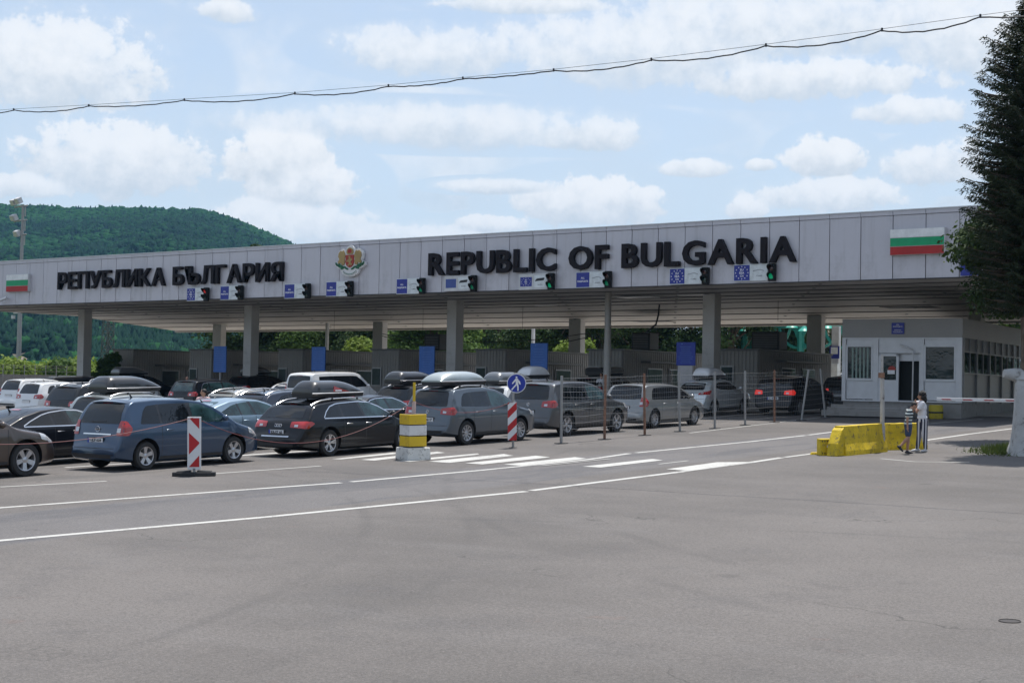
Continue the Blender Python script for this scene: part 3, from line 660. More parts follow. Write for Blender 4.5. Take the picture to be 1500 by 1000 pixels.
# ------------------------------------------------------------------ office at the right
ALW = mat('white_aluminium', (.60, .61, .64), .4, .1, .05); OFB = mat('office_fascia', (.27, .26, .25), .5, .2, .06, 1, dirt=(.2, .19, .18, .3)); CONC = mat('concrete', (.27, .26, .25), .85, 0, .15, 2, bump=.4, dirt=(.12, .11, .1, .5))
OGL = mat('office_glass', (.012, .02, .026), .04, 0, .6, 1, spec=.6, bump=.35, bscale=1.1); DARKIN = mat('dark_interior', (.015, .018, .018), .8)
SIDEP = mat('side_panel_shaded', (.12, .125, .13), .4, .1, .08)  # side panels darkened: the shade on that wall is put into their colour
def office():
    Pc = G(1409, 613); x, y = Pc.x, Pc.y; z0 = Pc.z
    t = thing('office', 'grey glazed passport office with steps and flat roof at the right', 'office building', (x, y, z0), rotz(R(5.3)))
    Wd = 4.98; D = 19.0; base = .62; zt = 4.02; zb = 3.24      # local x from -Wd to 0, y 0..D
    b = MB(); b.box((-Wd/2, D/2, base/2-.15), (Wd-.1, D-.1, base+.3)); b.build('plinth', CONC, t)
    b = MB(); b.box((-Wd/2, D/2, (zb+zt)/2), (Wd, D, zt-zb)); b.build('roof_band', OFB, t, bevel=.01)
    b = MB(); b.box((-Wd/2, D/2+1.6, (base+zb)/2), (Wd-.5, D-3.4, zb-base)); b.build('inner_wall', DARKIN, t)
    b = MB(); b.box((-Wd/2, .2, zb-.5), (Wd-.3, .05, .9)); b.build('inner_header', ALW, t)
    # front posts
    xs = [-Wd+.02, -Wd+.32, -Wd+1.68, -Wd+1.84, -2.02, -1.80, -.18, -.02]
    b = MB()
    for xx, ww in ((-Wd+.09, .16), (-3.54, .22), (-1.61, .13), (-.13, .24)): b.box((xx, .04, (base+zb)/2), (ww, .14, zb-base))
    b.box((-Wd/2, .04, base+.03), (Wd-.02, .13, .06)); b.box((-Wd/2, .04, zb-.03), (Wd-.02, .13, .06))
    b.build('frame_post', ALW, t)
    def bay(x0, x1, name='window'):
        w = x1-x0; f = MB(); zs = base+.90; zh = zb-.33
        f.box(((x0+x1)/2, .04, zs), (w, .1, .09)); f.box(((x0+x1)/2, .04, zh), (w, .1, .09))
        f.box((x0+.035, .035, (zs+zh)/2), (.07, .12, zh-zs)); f.box((x1-.035, .035, (zs+zh)/2), (.07, .12, zh-zs))
        wn = f.build(name, ALW, t); g = MB(); g.box(((x0+x1)/2, .05, (zs+zh)/2), (w-.1, .02, zh-zs)); g.build('pane', OGL, wn)
        g = MB(); g.box(((x0+x1)/2, .06, (base+.06+zs)/2), (w-.02, .04, zs-base-.12)); g.build('lower_panel', ALW, t)
        g = MB(); g.box(((x0+x1)/2, .06, (zh+zb)/2), (w-.02, .04, zb-zh-.1)); g.build('upper_panel', ALW, t)
    bay(-Wd+.18, -3.66); bay(-1.54, -.26)
    # door bay: fixed leaf and open doorway
    x0, x1 = -3.42, -1.68; xm = x0+.84; zh = zb-.66
    g = MB(); g.box(((x0+x1)/2, .05, (zh+zb)/2), (x1-x0, .05, zb-zh-.06)); g.build('upper_panel', ALW, t)
    f = MB(); f.box((x0+.05, .03, (base+zh)/2), (.1, .1, zh-base)); f.box((xm-.05, .03, (base+zh)/2), (.1, .1, zh-base)); f.box(((x0+xm)/2, .03, zh-.05), (xm-x0, .1, .1)); f.box(((x0+xm)/2, .03, base+.46), (xm-x0, .08, .86))
    dr = f.build('door', ALW, t); g = MB(); g.box(((x0+xm)/2, .04, (base+.9+zh)/2), (xm-x0-.2, .02, zh-base-.9)); g.build('pane', OGL, dr)
    g = MB(); g.box((x0+.52, .02, zh-.75), (.3, .01, .16)); g.build('sticker', SPR, dr); g = MB(); g.prism([(x0+.55+.16*math.cos(a), zh-.62+.13*math.sin(a)) for a in np.linspace(0, 2*math.pi, 10)[:-1]], .006, Matrix.Translation((0, .03, 0)) @ Matrix.Rotation(math.pi/2, 4, 'X')); g.build('sticker', CRED, dr)
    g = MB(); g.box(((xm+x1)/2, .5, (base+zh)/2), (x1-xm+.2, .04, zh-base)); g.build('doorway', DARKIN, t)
    f = MB(); f.box((x1-.03, .35, (base+zh)/2), (.06, .7, zh-base)); f.build('open_door', ALW, t)
    # curtain behind left window
    b = MB()
    for k in range(5): b.box((-Wd+.45+k*.16, .055, 2.2), (.07, .06, 1.25))
    b.build('curtain', mat('curtain_green', (.25, .33, .3), .8), t)
    # right side: glazed bays
    n = 9; s = D/n
    for k in range(n):
        y0 = .12+k*s; zs = base+1.2; zh = zb-.55
        f = MB(); f.box((-.02, y0, (base+zb)/2), (.12, .09, zb-base)); f.box((-.02, y0+s/2, zs), (.1, s, .06)); f.box((-.02, y0+s/2, zh), (.1, s, .06)); f.box((-.02, y0+s/2, (zs+zb)/2), (.08, .04, zb-zs))
        wn = f.build('window', mat('side_frame', (.22, .22, .22), .5, .3), t)
        g = MB(); g.box((-.03, y0+s/2, (zs+zh)/2), (.02, s-.1, zh-zs)); g.build('pane', OGL, wn)
        g = MB(); g.box((-.05, y0+s/2, (base+zs)/2), (.03, s-.09, zs-base)); g.build('lower_panel', SIDEP, t)
        g = MB(); g.box((-.05, y0+s/2, (zh+zb)/2), (.03, s-.09, zb-zh)); g.build('upper_panel', SIDEP, t)
    # steps
    b = MB(); b.box((-3.55, -.42, .24), (3.2, .84, .48)); b.box((-3.6, -.95, .02+.1), (3.7, .35, .24)); b.box((-3.58, -.72, .2), (3.45, .3, .3)); b.build('steps', CONC, t, bevel=.015)
    b = MB()
    for k in range(5): b.box((-4.7+k*.58, -.845, .30), (.56, .02, .14))
    b.build('step_tiles', mat('step_tile', (.33, .33, .34), .7), t)
    # sign
    sg = MB(); sg.box((-2.62, -.03, 3.62), (.52, .04, .46)); so = sg.build('sign', SBLUE, t)
    for k, tt in enumerate(('ALL', 'PASSPORTS', 'ВСИЧКИ', 'ПАСПОРТИ')): text_obj('lettering', tt, so, (-2.62, -.055, 3.62+(.15, .07, -.07, -.15)[k]), FACE_FRONT, SPR, .06, .001, 0, width=(.12, .38, .26, .38)[k], height=.05)
    p = MB(); p.tube([(-1.97, -.12, .7), (-1.95, -.12, 2.7), (-2.1, -.12, 2.8), (-2.5, -.12, 2.95)], .03, 6); p.build('bent_pipe', FRAME, t, smooth=True)
office()
t = thing('utility_bin', 'small yellow bin on the ground in front of the office', 'bin', G(1371, 613), RX)
b = MB(); b.lathe([(0, 0), (.26, 0), (.28, .05), (.28, .5), (.25, .55), (0, .56)], 18); b.build('drum', mat('bin_yellow', (.42, .33, .02), .6, dirt=(.1, .08, .05, .5)), t, smooth=True)
b = MB(); b.lathe([(.285, .22), (.29, .24), (.29, .27), (.285, .29)], 18); b.build('band', BLACKP, t)

# ------------------------------------------------------------------ vehicles
def smooth_profile(tbl, n=500, sig=.035):
    y0, y1 = tbl[0][0], tbl[-1][0]; y = np.linspace(y0, y1, n); z = np.interp(y, [p[0] for p in tbl], [p[1] for p in tbl])
    k = max(1, int(sig/((y1-y0)/n))); ker = np.exp(-.5*(np.arange(-3*k, 3*k+1)/k)**2); ker /= ker.sum()
    zp = np.concatenate([np.full(3*k, z[0]), z, np.full(3*k, z[-1])]); return y, np.convolve(zp, ker, 'valid')
SH = {}
SH['mpv'] = dict(L=4.47, W=1.80, H=1.63, belt=1.0, wr=.325, rear=.82, wb=2.70, tumble=.27, sill=.24, clear=.16,
    top=[(0, .5), (.02, .60), (.10, .66), (.13, .76), (.17, 1.02), (.30, 1.32), (.45, 1.54), (.58, 1.60), (1.2, 1.63), (2.0, 1.62), (2.55, 1.56), (2.95, 1.42), (3.55, 1.08), (3.72, 1.02), (4.1, .92), (4.33, .76), (4.47, .5)],
    win=[[(.66, 1.05), (.80, 1.34), (.92, 1.45), (1.2, 1.475), (1.24, 1.04)], [(1.30, 1.04), (1.27, 1.48), (2.08, 1.49), (2.16, 1.03)], [(2.25, 1.03), (2.2, 1.49), (2.5, 1.46), (2.85, 1.33), (3.2, 1.12), (3.22, 1.02)]],
    rw=(1.06, 1.50, .70, .60), ws=(1.10, 1.53, .72, .56), tl=dict(side=[(.10, .80), (.14, 1.12), (.30, 1.13), (.42, .95), (.34, .82)], rear=[(.66, .80), (.70, 1.13), (.9, 1.13), (.9, .80)]), hl=dict(side=[(3.98, .72), (3.95, .86), (4.3, .74), (4.38, .62)], front=[(.50, .62), (.55, .80), (.85, .84), (.85, .62)]), pz=.80, plate=.76)
SH['suv'] = dict(L=4.43, W=1.81, H=1.68, belt=1.05, wr=.35, rear=.87, wb=2.60, tumble=.27, sill=.30, clear=.22,
    top=[(0, .5), (.03, .62), (.1, .68), (.13, 1.02), (.30, 1.35), (.42, 1.56), (.52, 1.63), (1.2, 1.68), (2.0, 1.67), (2.45, 1.60), (2.78, 1.48), (3.3, 1.16), (3.48, 1.10), (4.05, 1.0), (4.3, .84), (4.43, .55)],
    win=[[(.62, 1.12), (.74, 1.38), (.86, 1.48), (1.10, 1.51), (1.14, 1.10)], [(1.20, 1.10), (1.17, 1.515), (1.88, 1.53), (1.96, 1.09)], [(2.04, 1.09), (1.98, 1.53), (2.35, 1.50), (2.7, 1.36), (3.02, 1.16), (3.05, 1.08)]],
    rw=(1.12, 1.53, .68, .58), ws=(1.18, 1.58, .72, .56), tl=dict(side=[(.12, .88), (.14, 1.08), (.30, 1.09), (.40, .98), (.30, .88)], rear=[(.48, .90), (.50, 1.06), (.88, 1.10), (.88, .88)]), hl=dict(side=[(3.95, .80), (3.9, .95), (4.2, .86), (4.3, .72)], front=[(.48, .72), (.5, .86), (.85, .92), (.85, .72)]), plate=.74)
SH['wagon'] = dict(L=4.93, W=1.87, H=1.46, belt=.93, wr=.345, rear=1.10, wb=2.91, tumble=.36, sill=.22, clear=.15,
    top=[(0, .48), (.03, .60), (.12, .66), (.17, .90), (.30, .99), (.58, 1.28), (.74, 1.37), (1.4, 1.44), (2.2, 1.46), (2.8, 1.40), (3.1, 1.30), (3.7, .99), (3.88, .94), (4.5, .84), (4.8, .68), (4.93, .48)],
    win=[[(.92, .99), (1.05, 1.14), (1.22, 1.26), (1.45, 1.32), (1.55, 1.33), (1.60, .98)], [(1.66, .98), (1.61, 1.335), (2.25, 1.36), (2.42, .97)], [(2.5, .97), (2.34, 1.36), (2.7, 1.335), (3.05, 1.22), (3.5, 1.01), (3.52, .965)]],
    rw=(.99, 1.31, .68, .56), ws=(1.0, 1.38, .72, .56), tl=dict(side=[(.14, .74), (.17, .90), (.40, .92), (.52, .86), (.3, .74)], rear=[(.42, .76), (.42, .90), (.9, .92), (.9, .74)]), hl=dict(side=[(4.35, .68), (4.3, .78), (4.65, .72), (4.75, .6)], front=[(.45, .58), (.48, .7), (.85, .76), (.85, .6)]), plate=.64)
SH['fastback'] = dict(L=4.75, W=1.84, H=1.40, belt=.92, wr=.34, rear=1.02, wb=2.81, tumble=.38, sill=.22, clear=.15,
    top=[(0, .5), (.03, .62), (.1, .70), (.15, .93), (.35, .99), (1.0, 1.24), (1.5, 1.36), (2.05, 1.40), (2.55, 1.37), (2.9, 1.28), (3.55, .98), (3.72, .93), (4.35, .82), (4.63, .66), (4.75, .48)],
    win=[[(.95, .96), (1.15, 1.06), (1.5, 1.20), (1.7, 1.245), (1.78, .95)], [(1.84, .95), (1.76, 1.255), (2.12, 1.29), (2.28, .945)], [(2.36, .945), (2.22, 1.295), (2.55, 1.28), (2.9, 1.18), (3.36, .98), (3.38, .94)]],
    rw=(1.0, 1.30, .66, .54), ws=(.99, 1.33, .70, .54), tl=dict(side=[(.12, .76), (.15, .92), (.36, .92), (.48, .85), (.3, .76)], rear=[(.42, .78), (.42, .91), (.9, .92), (.9, .76)]), hl=dict(side=[(4.15, .68), (4.1, .78), (4.45, .72), (4.55, .6)], front=[(.45, .58), (.48, .7), (.85, .76), (.85, .6)]), plate=.62)
SH['sedan'] = dict(L=4.55, W=1.82, H=1.42, belt=.93, wr=.335, rear=.98, wb=2.76, tumble=.36, sill=.22, clear=.15,
    top=[(0, .5), (.03, .62), (.1, .72), (.14, .95), (.3, 1.02), (.72, 1.05), (1.1, 1.24), (1.42, 1.37), (2.0, 1.42), (2.45, 1.39), (2.8, 1.29), (3.35, 1.0), (3.52, .95), (4.15, .84), (4.43, .68), (4.55, .48)],
    win=[[(.98, .99), (1.2, 1.12), (1.42, 1.24), (1.6, 1.275), (1.66, .97)], [(1.72, .97), (1.66, 1.285), (2.0, 1.30), (2.18, .96)], [(2.26, .96), (2.1, 1.305), (2.45, 1.285), (2.8, 1.18), (3.15, .99), (3.17, .95)]],
    rw=(1.09, 1.32, .62, .54), ws=(1.01, 1.34, .70, .54), tl=dict(side=[(.12, .76), (.15, .93), (.40, .94), (.48, .86), (.3, .76)], rear=[(.5, .78), (.5, .93), (.9, .94), (.9, .76)]), hl=dict(side=[(3.95, .70), (3.9, .80), (4.25, .74), (4.35, .62)], front=[(.45, .6), (.48, .72), (.85, .78), (.85, .62)]), plate=.74)
SH['van'] = dict(L=4.90, W=1.90, H=1.97, belt=1.18, wr=.335, rear=.99, wb=3.0, tumble=.17, sill=.26, clear=.18,
    top=[(0, .5), (.03, .6), (.07, .66), (.10, 1.1), (.18, 1.6), (.25, 1.84), (.4, 1.93), (1.5, 1.97), (3.1, 1.95), (3.42, 1.87), (4.15, 1.24), (4.3, 1.15), (4.7, .97), (4.86, .74), (4.9, .5)],
    win=[[(.62, 1.24), (.65, 1.74), (1.55, 1.76), (1.58, 1.23)], [(1.63, 1.23), (1.62, 1.76), (2.66, 1.76), (2.72, 1.22)], [(2.84, 1.22), (2.82, 1.76), (3.2, 1.74), (3.55, 1.52), (3.86, 1.24)]],
    rw=(1.22, 1.76, .72, .66), ws=(1.28, 1.80, .78, .66), tl=dict(side=[(.08, .95), (.12, 1.4), (.2, 1.4), (.2, .95)], rear=[(.78, .95), (.78, 1.4), (.95, 1.4), (.95, .95)]), hl=dict(side=[(4.45, .8), (4.4, .98), (4.7, .9), (4.8, .7)], front=[(.55, .66), (.55, .85), (.9, .9), (.9, .7)]), plate=1.0)
SH['crossover'] = dict(L=4.36, W=1.80, H=1.56, belt=1.04, wr=.34, rear=.82, wb=2.64, tumble=.34, sill=.28, clear=.2,
    top=[(0, .55), (.05, .72), (.1, .92), (.28, 1.06), (.62, 1.32), (.9, 1.45), (1.5, 1.55), (2.1, 1.56), (2.55, 1.48), (3.15, 1.15), (3.35, 1.08), (4.05, .95), (4.28, .72), (4.36, .5)],
    win=[[(1.0, 1.22), (1.15, 1.34), (1.4, 1.40), (1.42, 1.10)], [(1.48, 1.10), (1.45, 1.40), (2.0, 1.42), (2.08, 1.06)], [(2.15, 1.06), (2.08, 1.42), (2.4, 1.38), (2.8, 1.2), (3.0, 1.05)]],
    rw=(1.10, 1.38, .62, .52), ws=(1.15, 1.47, .70, .54), tl=dict(side=[(.10, .90), (.2, 1.04), (.6, 1.10), (.4, .92)], rear=[(.46, .9), (.5, .98), (.9, 1.06), (.9, .92)]), hl=dict(side=[(3.8, .82), (3.75, .95), (4.1, .88), (4.2, .72)], front=[(.48, .72), (.5, .86), (.85, .92), (.85, .72)]), plate=.90)

def scaled(key, **kw):
    s = {k: (v.copy() if isinstance(v, dict) else v) for k, v in SH[key].items()}; o = SH[key]
    L = kw.get('L', s['L']); Wd = kw.get('W', s['W']); H = kw.get('H', s['H']); fy = L/s['L']; fx = Wd/s['W']; fz = H/s['H']
    sz = lambda z: z*fz
    s['top'] = [(y*fy, sz(z)) for y, z in o['top']]; s['win'] = [[(y*fy, sz(z)) for y, z in w] for w in o['win']]
    a = o['rw']; s['rw'] = (sz(a[0]), sz(a[1]), a[2]*fx, a[3]*fx); a = o['ws']; s['ws'] = (sz(a[0]), sz(a[1]), a[2]*fx, a[3]*fx)
    for k in ('tl', 'hl'):
        f = 'rear' if k == 'tl' else 'front'
        s[k] = {'side': [(y*fy, sz(z)) for y, z in o[k]['side']], f: [(x*fx, sz(z)) for x, z in o[k][f]]}
    s.update(L=L, W=Wd, H=H, belt=sz(o['belt']), rear=kw.get('rear', o['rear']*fy), wb=kw.get('wb', o['wb']*fy), plate=kw.get('plate', sz(o['plate'])), wr=kw.get('wr', o['wr']), tumble=kw.get('tumble', o['tumble']))
    return s

BODYC = {}
def body_mesh(key, s):
    if key in BODYC: return BODYC[key]
    L, Wd, belt = s['L'], s['W'], s['belt']; py, pz = smooth_profile(s['top'])
    top = lambda y: float(np.interp(y, py, pz))
    ys = np.unique(np.round(np.concatenate([np.linspace(0, .7, 22), np.linspace(.7, L-.7, 34), np.linspace(L-.7, L, 18)]), 4))
    def half(y):
        a = 1 - .13*max(0, 1-y/.5)**2.2 - .20*max(0, 1-(L-y)/.8)**2.4
        return Wd/2*a
    def xs(y, z):
        w = half(y); zb = s['sill']; u = (z-zb)/(belt-zb)
        if z <= belt: return w*(1 - .055*max(0, .55-u)**1.5*2.2 - .035*max(0, u-.62)**1.3*2.2)
        w0 = w*(1-.035*.38**1.3*2.2); d = z-belt
        return w0 - .012*min(1, d/.03) - d*s['tumble'] - .10*d*d
    def zbot(y): return s['clear'] + .10*max(0, 1-y/.7)**1.5 + .05*max(0, 1-(L-y)/.7)
    V = []; ring = None
    for y in ys:
        zt = top(y); zb = min(zbot(y), zt-.12); cab = min(1, max(0, (zt-belt)/.3))
        crown = .045 + .03*(1-cab); r = .05 + .03*(1-cab)
        ze = zt-crown-r; z0 = zb+.07
        pts = [(0, zb), (half(y)*.82, zb)]
        mid = min(belt, ze) if ze > belt else z0+(ze-z0)*.6
        zz = [z0+(mid-z0)*k/5 for k in range(6)] + [mid+(ze-mid)*k/4 for k in range(1, 5)]
        pts += [(xs(y, z), z) for z in zz]
        xe = xs(y, ze); rx = r*1.15
        for k in range(1, 5):
            a = k*math.pi/8; pts.append((xe-rx*(1-math.cos(a)), ze+r*math.sin(a)))
        xf = xe-rx
        for k in (.75, .5, .25, 0): pts.append((xf*k, zt-crown*(k*k) if k else zt))
        full = pts + [(-x, z) for x, z in reversed(pts[1:-1])]
        if ring is None: ring = len(full)
        if y == ys[0] or y == ys[-1]:
            cx = sum(p[1] for p in full)/len(full); full = [(p[0]*.95, cx+(p[1]-cx)*.9) for p in full]
        V += [(x, y, z) for x, z in full]
    n = ring; F = []; m = len(ys)
    for i in range(m-1):
        for j in range(n): F.append((i*n+j, i*n+(j+1) % n, (i+1)*n+(j+1) % n, (i+1)*n+j))
    F.append(tuple(range(n))); F.append(tuple((m-1)*n+j for j in range(n))[::-1])
    me = bpy.data.meshes.new('body'); me.from_pydata(V, [], F)
    bm = bmesh.new(); bm.from_mesh(me); bmesh.ops.recalc_face_normals(bm, faces=bm.faces); bvh = BVHTree.FromBMesh(bm); 
    for f in bm.faces: f.smooth = len(f.verts) == 4
    bm.to_mesh(me); bm.free()
    me.materials.append(BLACKP); me.materials.append(BLACKP)      # slot 0 replaced by the paint
    o = bpy.data.objects.new('b', me); COL.objects.link(o)
    cut = MB(); rr = s['wr']+.065
    for yy in (s['rear'], s['rear']+s['wb']):
        for sx in (1, -1):
            M = Matrix.Translation((sx*(Wd/2-.30), yy, s['wr']+.015)) @ Matrix.Rotation(math.pi/2*sx, 4, 'Y')
            cut.prism([(rr*math.cos(a), rr*math.sin(a)) for a in np.linspace(0, 2*math.pi, 33)[:-1]], .6, M)
    cm = bpy.data.meshes.new('c'); cm.from_pydata(cut.v, [], cut.f); cm.materials.append(BLACKP); cm.materials.append(BLACKP); 
    for p in cm.polygons: p.material_index = 1
    bmc = bmesh.new(); bmc.from_mesh(cm); bmesh.ops.recalc_face_normals(bmc, faces=bmc.faces); bmc.to_mesh(cm); bmc.free()
    co = bpy.data.objects.new('c', cm); COL.objects.link(co)
    md = o.modifiers.new('x', 'BOOLEAN'); md.operation = 'DIFFERENCE'; md.solver = 'EXACT'; md.object = co
    try: md.material_mode = 'INDEX'
    except Exception: pass
    bpy.context.view_layer.update()
    res = bpy.data.meshes.new_from_object(o.evaluated_get(bpy.context.evaluated_depsgraph_get()))
    bpy.data.objects.remove(o); bpy.data.objects.remove(co)
    res.set_sharp_from_angle(angle=R(32))
    BODYC[key] = (res, bvh, top, xs); return BODYC[key]

def patch(poly, bvh, axis, off=.005, grid=.12, round_=0):
    """polygon on a side ('R','L'), rear, front or top view, wrapped onto the body"""
    bm = bmesh.new()
    if axis in 'RL': vs = [bm.verts.new((0, p[0], p[1])) for p in poly]; ax = (1, 2)
    elif axis in ('rear', 'front'): vs = [bm.verts.new((p[0], 0, p[1])) for p in poly]; ax = (0, 2)
    bm.faces.new(vs)
    for a in ax:
        lo = min(v.co[a] for v in bm.verts); hi = max(v.co[a] for v in bm.verts); k = int((hi-lo)/grid)+1
        for i in range(1, k):
            co = Vector((0, 0, 0)); co[a] = lo+(hi-lo)*i/k; no = Vector((0, 0, 0)); no[a] = 1
            bmesh.ops.bisect_plane(bm, geom=bm.verts[:]+bm.edges[:]+bm.faces[:], plane_co=co, plane_no=no)
    bmesh.ops.triangulate(bm, faces=[f for f in bm.faces if len(f.verts) > 4])
    D = {'R': (Vector((3, 0, 0)), Vector((-1, 0, 0))), 'L': (Vector((-3, 0, 0)), Vector((1, 0, 0))), 'rear': (Vector((0, -3, 0)), Vector((0, 1, 0))), 'front': (Vector((0, 9, 0)), Vector((0, -1, 0)))}[axis]
    for v in bm.verts:
        o = D[0] + v.co; h, nr, _, _ = bvh.ray_cast(o, D[1])
        if h is None: h, nr, _, _ = bvh.find_nearest(v.co+D[0]*.25)
        if nr.dot(D[1]) > 0: nr = -nr
        v.co = h + nr*off
    if grid < .05:
        bad = [f for f in bm.faces if max(e.calc_length() for e in f.edges) > .13]
        bmesh.ops.delete(bm, geom=bad, context='FACES')
    # a thin edge so the piece has thickness
    V = [v.co.copy() for v in bm.verts]; bm.verts.index_update()
    F = []
    for f in bm.faces:
        idx = [v.index for v in f.verts]; f.normal_update()
        if f.normal.dot(D[1]) > 0: idx = idx[::-1]
        F.append(tuple(idx))
    bm.free(); b = MB(); b.v = [tuple(v) for v in V]; b.f = F; b.m = [0]*len(F); return b
def roundpoly(P, r=.05, k=3):
    out = []; n = len(P)
    for i in range(n):
        a, b, c = Vector(P[i-1]), Vector(P[i]), Vector(P[(i+1) % n]); d1 = (a-b); d2 = (c-b); rr = min(r, d1.length*.4, d2.length*.4)
        p, q = b+d1.normalized()*rr, b+d2.normalized()*rr
        for t in range(k+1):
            t /= k; out.append(tuple(p*(1-t)**2 + b*2*t*(1-t) + q*t*t))
    return out
mir = lambda P: [(-x, z) for x, z in P]
WH = {}
def wheel_meshes(r, style):
    if (r, style) in WH: return WH[(r, style)]
    T = Matrix.Rotation(math.pi/2, 4, 'Y')      # local z -> +x (outer face)
    b = MB(); w = .11; b.lathe([(r*.64, w-.02), (r*.70, w), (r*.92, w), (r*.985, w-.03), (r, w-.06), (r, -w+.06), (r*.97, -w+.01), (r*.6, -w)], 32, 0, T)
    tyre = b
    rim = MB(); rim.lathe([(r*.66, w-.012), (r*.645, w-.002), (r*.60, w-.01), (r*.58, w-.06), (r*.56, 0)], 32, 0, T)
    ns = {'five': 5, 'double': 5, 'multi': 10, 'six': 6}[style]
    for k in range(ns):
        a = 2*math.pi*k/ns+.3; wd = {'five': .085, 'double': .04, 'multi': .04, 'six': .06}[style]*r/.33
        for dd in ((-.16, .16) if style == 'double' else (0,)):
            Rm = T @ Matrix.Rotation(a+dd, 4, 'Z'); q = wd*1.2 if style == 'five' else wd
            P = [(r*.12, -wd/2*.8), (r*.60, -q/2), (r*.60, q/2), (r*.12, wd/2*.8)]
            vs = [Rm @ Vector((x, y, w-.035 if x < r*.3 else w-.018)) for x, y in P] + [Rm @ Vector((x, y*1.3, w-.08)) for x, y in P]
            rim.add(vs, [(0, 1, 2, 3), (0, 4, 5, 1), (1, 5, 6, 2), (2, 6, 7, 3), (3, 7, 4, 0)])
    rim.lathe([(r*.17, w-.05), (r*.17, w-.03), (r*.10, w-.02), (0, w-.018)], 16, 0, T)
    disc = MB(); disc.lathe([(r*.58, -.02), (r*.3, .0), (0, .0)], 24, 0, T)
    out = []
    for mb_, mt, nm in ((disc, BLACKP, 'wheel'), (tyre, RUBBER, 'tyre'), (rim, ALLOY, 'rim')):
        me = bpy.data.meshes.new(nm); me.from_pydata(mb_.v, [], mb_.f); me.materials.append(mt); me.polygons.foreach_set('use_smooth', [True]*len(me.polygons)); me.set_sharp_from_angle(angle=R(35)); out.append(me)
    WH[(r, style)] = out; return out
CARGROUP = 'vehicles queuing for the border'
def car(key, X, Yr, colour, label, cat='car', dims=None, wheels='five', glass=None, glassf=None, rails=None, plate=None, yaw=0, detail=1, chrome=False, brake=False, badge=None, roofc=None, drop=0, name=None):
    s = scaled(key, **(dims or {})); ck = key+repr(sorted((dims or {}).items())); me0, bvh, top, xs = body_mesh(ck, s)
    L, Wd, H = s['L'], s['W'], s['H']; P = S(X, Yr)
    t = thing(name or {'van': 'passenger_van', 'suv': 'suv', 'wagon': 'estate_car', 'mpv': 'minivan', 'sedan': 'sedan', 'fastback': 'hatchback_car', 'crossover': 'crossover_car'}[key], label, cat, P, RX @ rotz(yaw), CARGROUP)
    pm = paint_col(colour); me = me0.copy(); me.materials[0] = pm
    while len(me.materials) < 2: me.materials.append(BLACKP)
    me.materials[1] = BLACKP; link('body', me, t)
    glass = glass or GLASS; rnd = lambda p, r=.05: roundpoly(p, r)
    if roofc:      # contrasting roof skin
        pass
    for sd in 'RL':
        for k, w in enumerate(s['win']):
            pt_ = patch(rnd(w), bvh, sd, .004); pt_.build('side_window', (glassf or glass) if k == 2 else glass, t, smooth=True)
    allw = [p for w in s['win'] for p in w]
    y0 = min(p[0] for p in allw); y1 = max(p[0] for p in allw)
    if detail:
        # black pillars between the panes
        for sd in 'RL':
            for a, b_ in zip(s['win'][:-1], s['win'][1:]):
                ax_ = sorted(a, key=lambda p: p[0])[-2:]; bx_ = sorted(b_, key=lambda p: p[0])[:2]
                at, ab = max(ax_, key=lambda p: p[1]), min(ax_, key=lambda p: p[1]); bt, bb_ = max(bx_, key=lambda p: p[1]), min(bx_, key=lambda p: p[1])
                patch([(ab[0]-.01, ab[1]), (at[0]-.01, at[1]), (bt[0]+.01, bt[1]), (bb_[0]+.01, bb_[1])], bvh, sd, .0025).build('window_pillar', BLACKG, t, smooth=True)
    a = s['rw']; pr = patch(rnd([(-a[2], a[0]), (-a[3], a[1]), (a[3], a[1]), (a[2], a[0])], .07), bvh, 'rear', .004); rg = pr.build('rear_window', glass, t, smooth=True)
    a = s['ws']; patch(rnd([(a[2], a[0]), (a[3], a[1]), (-a[3], a[1]), (-a[2], a[0])], .05), bvh, 'front', .004).build('windscreen', glassf or glass, t, smooth=True)
    for sx in (1, -1):
        sd = 'R' if sx > 0 else 'L'
        b = patch(rnd(s['tl']['side'], .03), bvh, sd, .012, .035); q = patch(rnd([(sx*x, z) for x, z in s['tl']['rear']], .03), bvh, 'rear', .012, .035); b.add(q.v, q.f)
        lamp = b.build('tail_light', REDON if brake else REDL, t, smooth=True)
        rr = s['tl']['rear']; xa, xb = rr[0][0], Wd/2*.88; za, zb_ = min(p[1] for p in rr), max(p[1] for p in rr)
        xm = (xa+xb)/2
        patch([(sx*(xm-.06), za+(zb_-za)*.2), (sx*(xm-.06), za+(zb_-za)*.5), (sx*(xm+.06), za+(zb_-za)*.5), (sx*(xm+.06), za+(zb_-za)*.2)][::1], bvh, 'rear', .018, .04).build('reversing_lamp', CLEARL, lamp, smooth=True)
        b = patch(rnd(s['hl']['side'], .03), bvh, sd, .010, .04); q = patch(rnd([(sx*x, z) for x, z in s['hl']['front']], .03), bvh, 'front', .010, .04); b.add(q.v, q.f); b.build('headlight', CLEARL, t, smooth=True)
    # lower dark bumper and sill
    zc = s['clear']
    patch([(-Wd/2*.8, zc+.13), (-Wd/2*.8, zc+.22), (Wd/2*.8, zc+.22), (Wd/2*.8, zc+.13)], bvh, 'rear', .006).build('bumper_trim', BLACKP, t, smooth=True)
    patch([(-Wd/2*.6, zc+.12), (-Wd/2*.6, zc+.36), (Wd/2*.6, zc+.36), (Wd/2*.6, zc+.12)], bvh, 'front', .006).build('grille', BLACKP, t, smooth=True)
    ya, yb = s['rear']+s['wr']+.08, s['rear']+s['wb']-s['wr']-.08
    for sd in 'RL': patch([(ya, zc+.075), (ya, zc+.14), (yb, zc+.14), (yb, zc+.075)], bvh, sd, .008, .3).build('sill_trim', BLACKP, t, smooth=True)
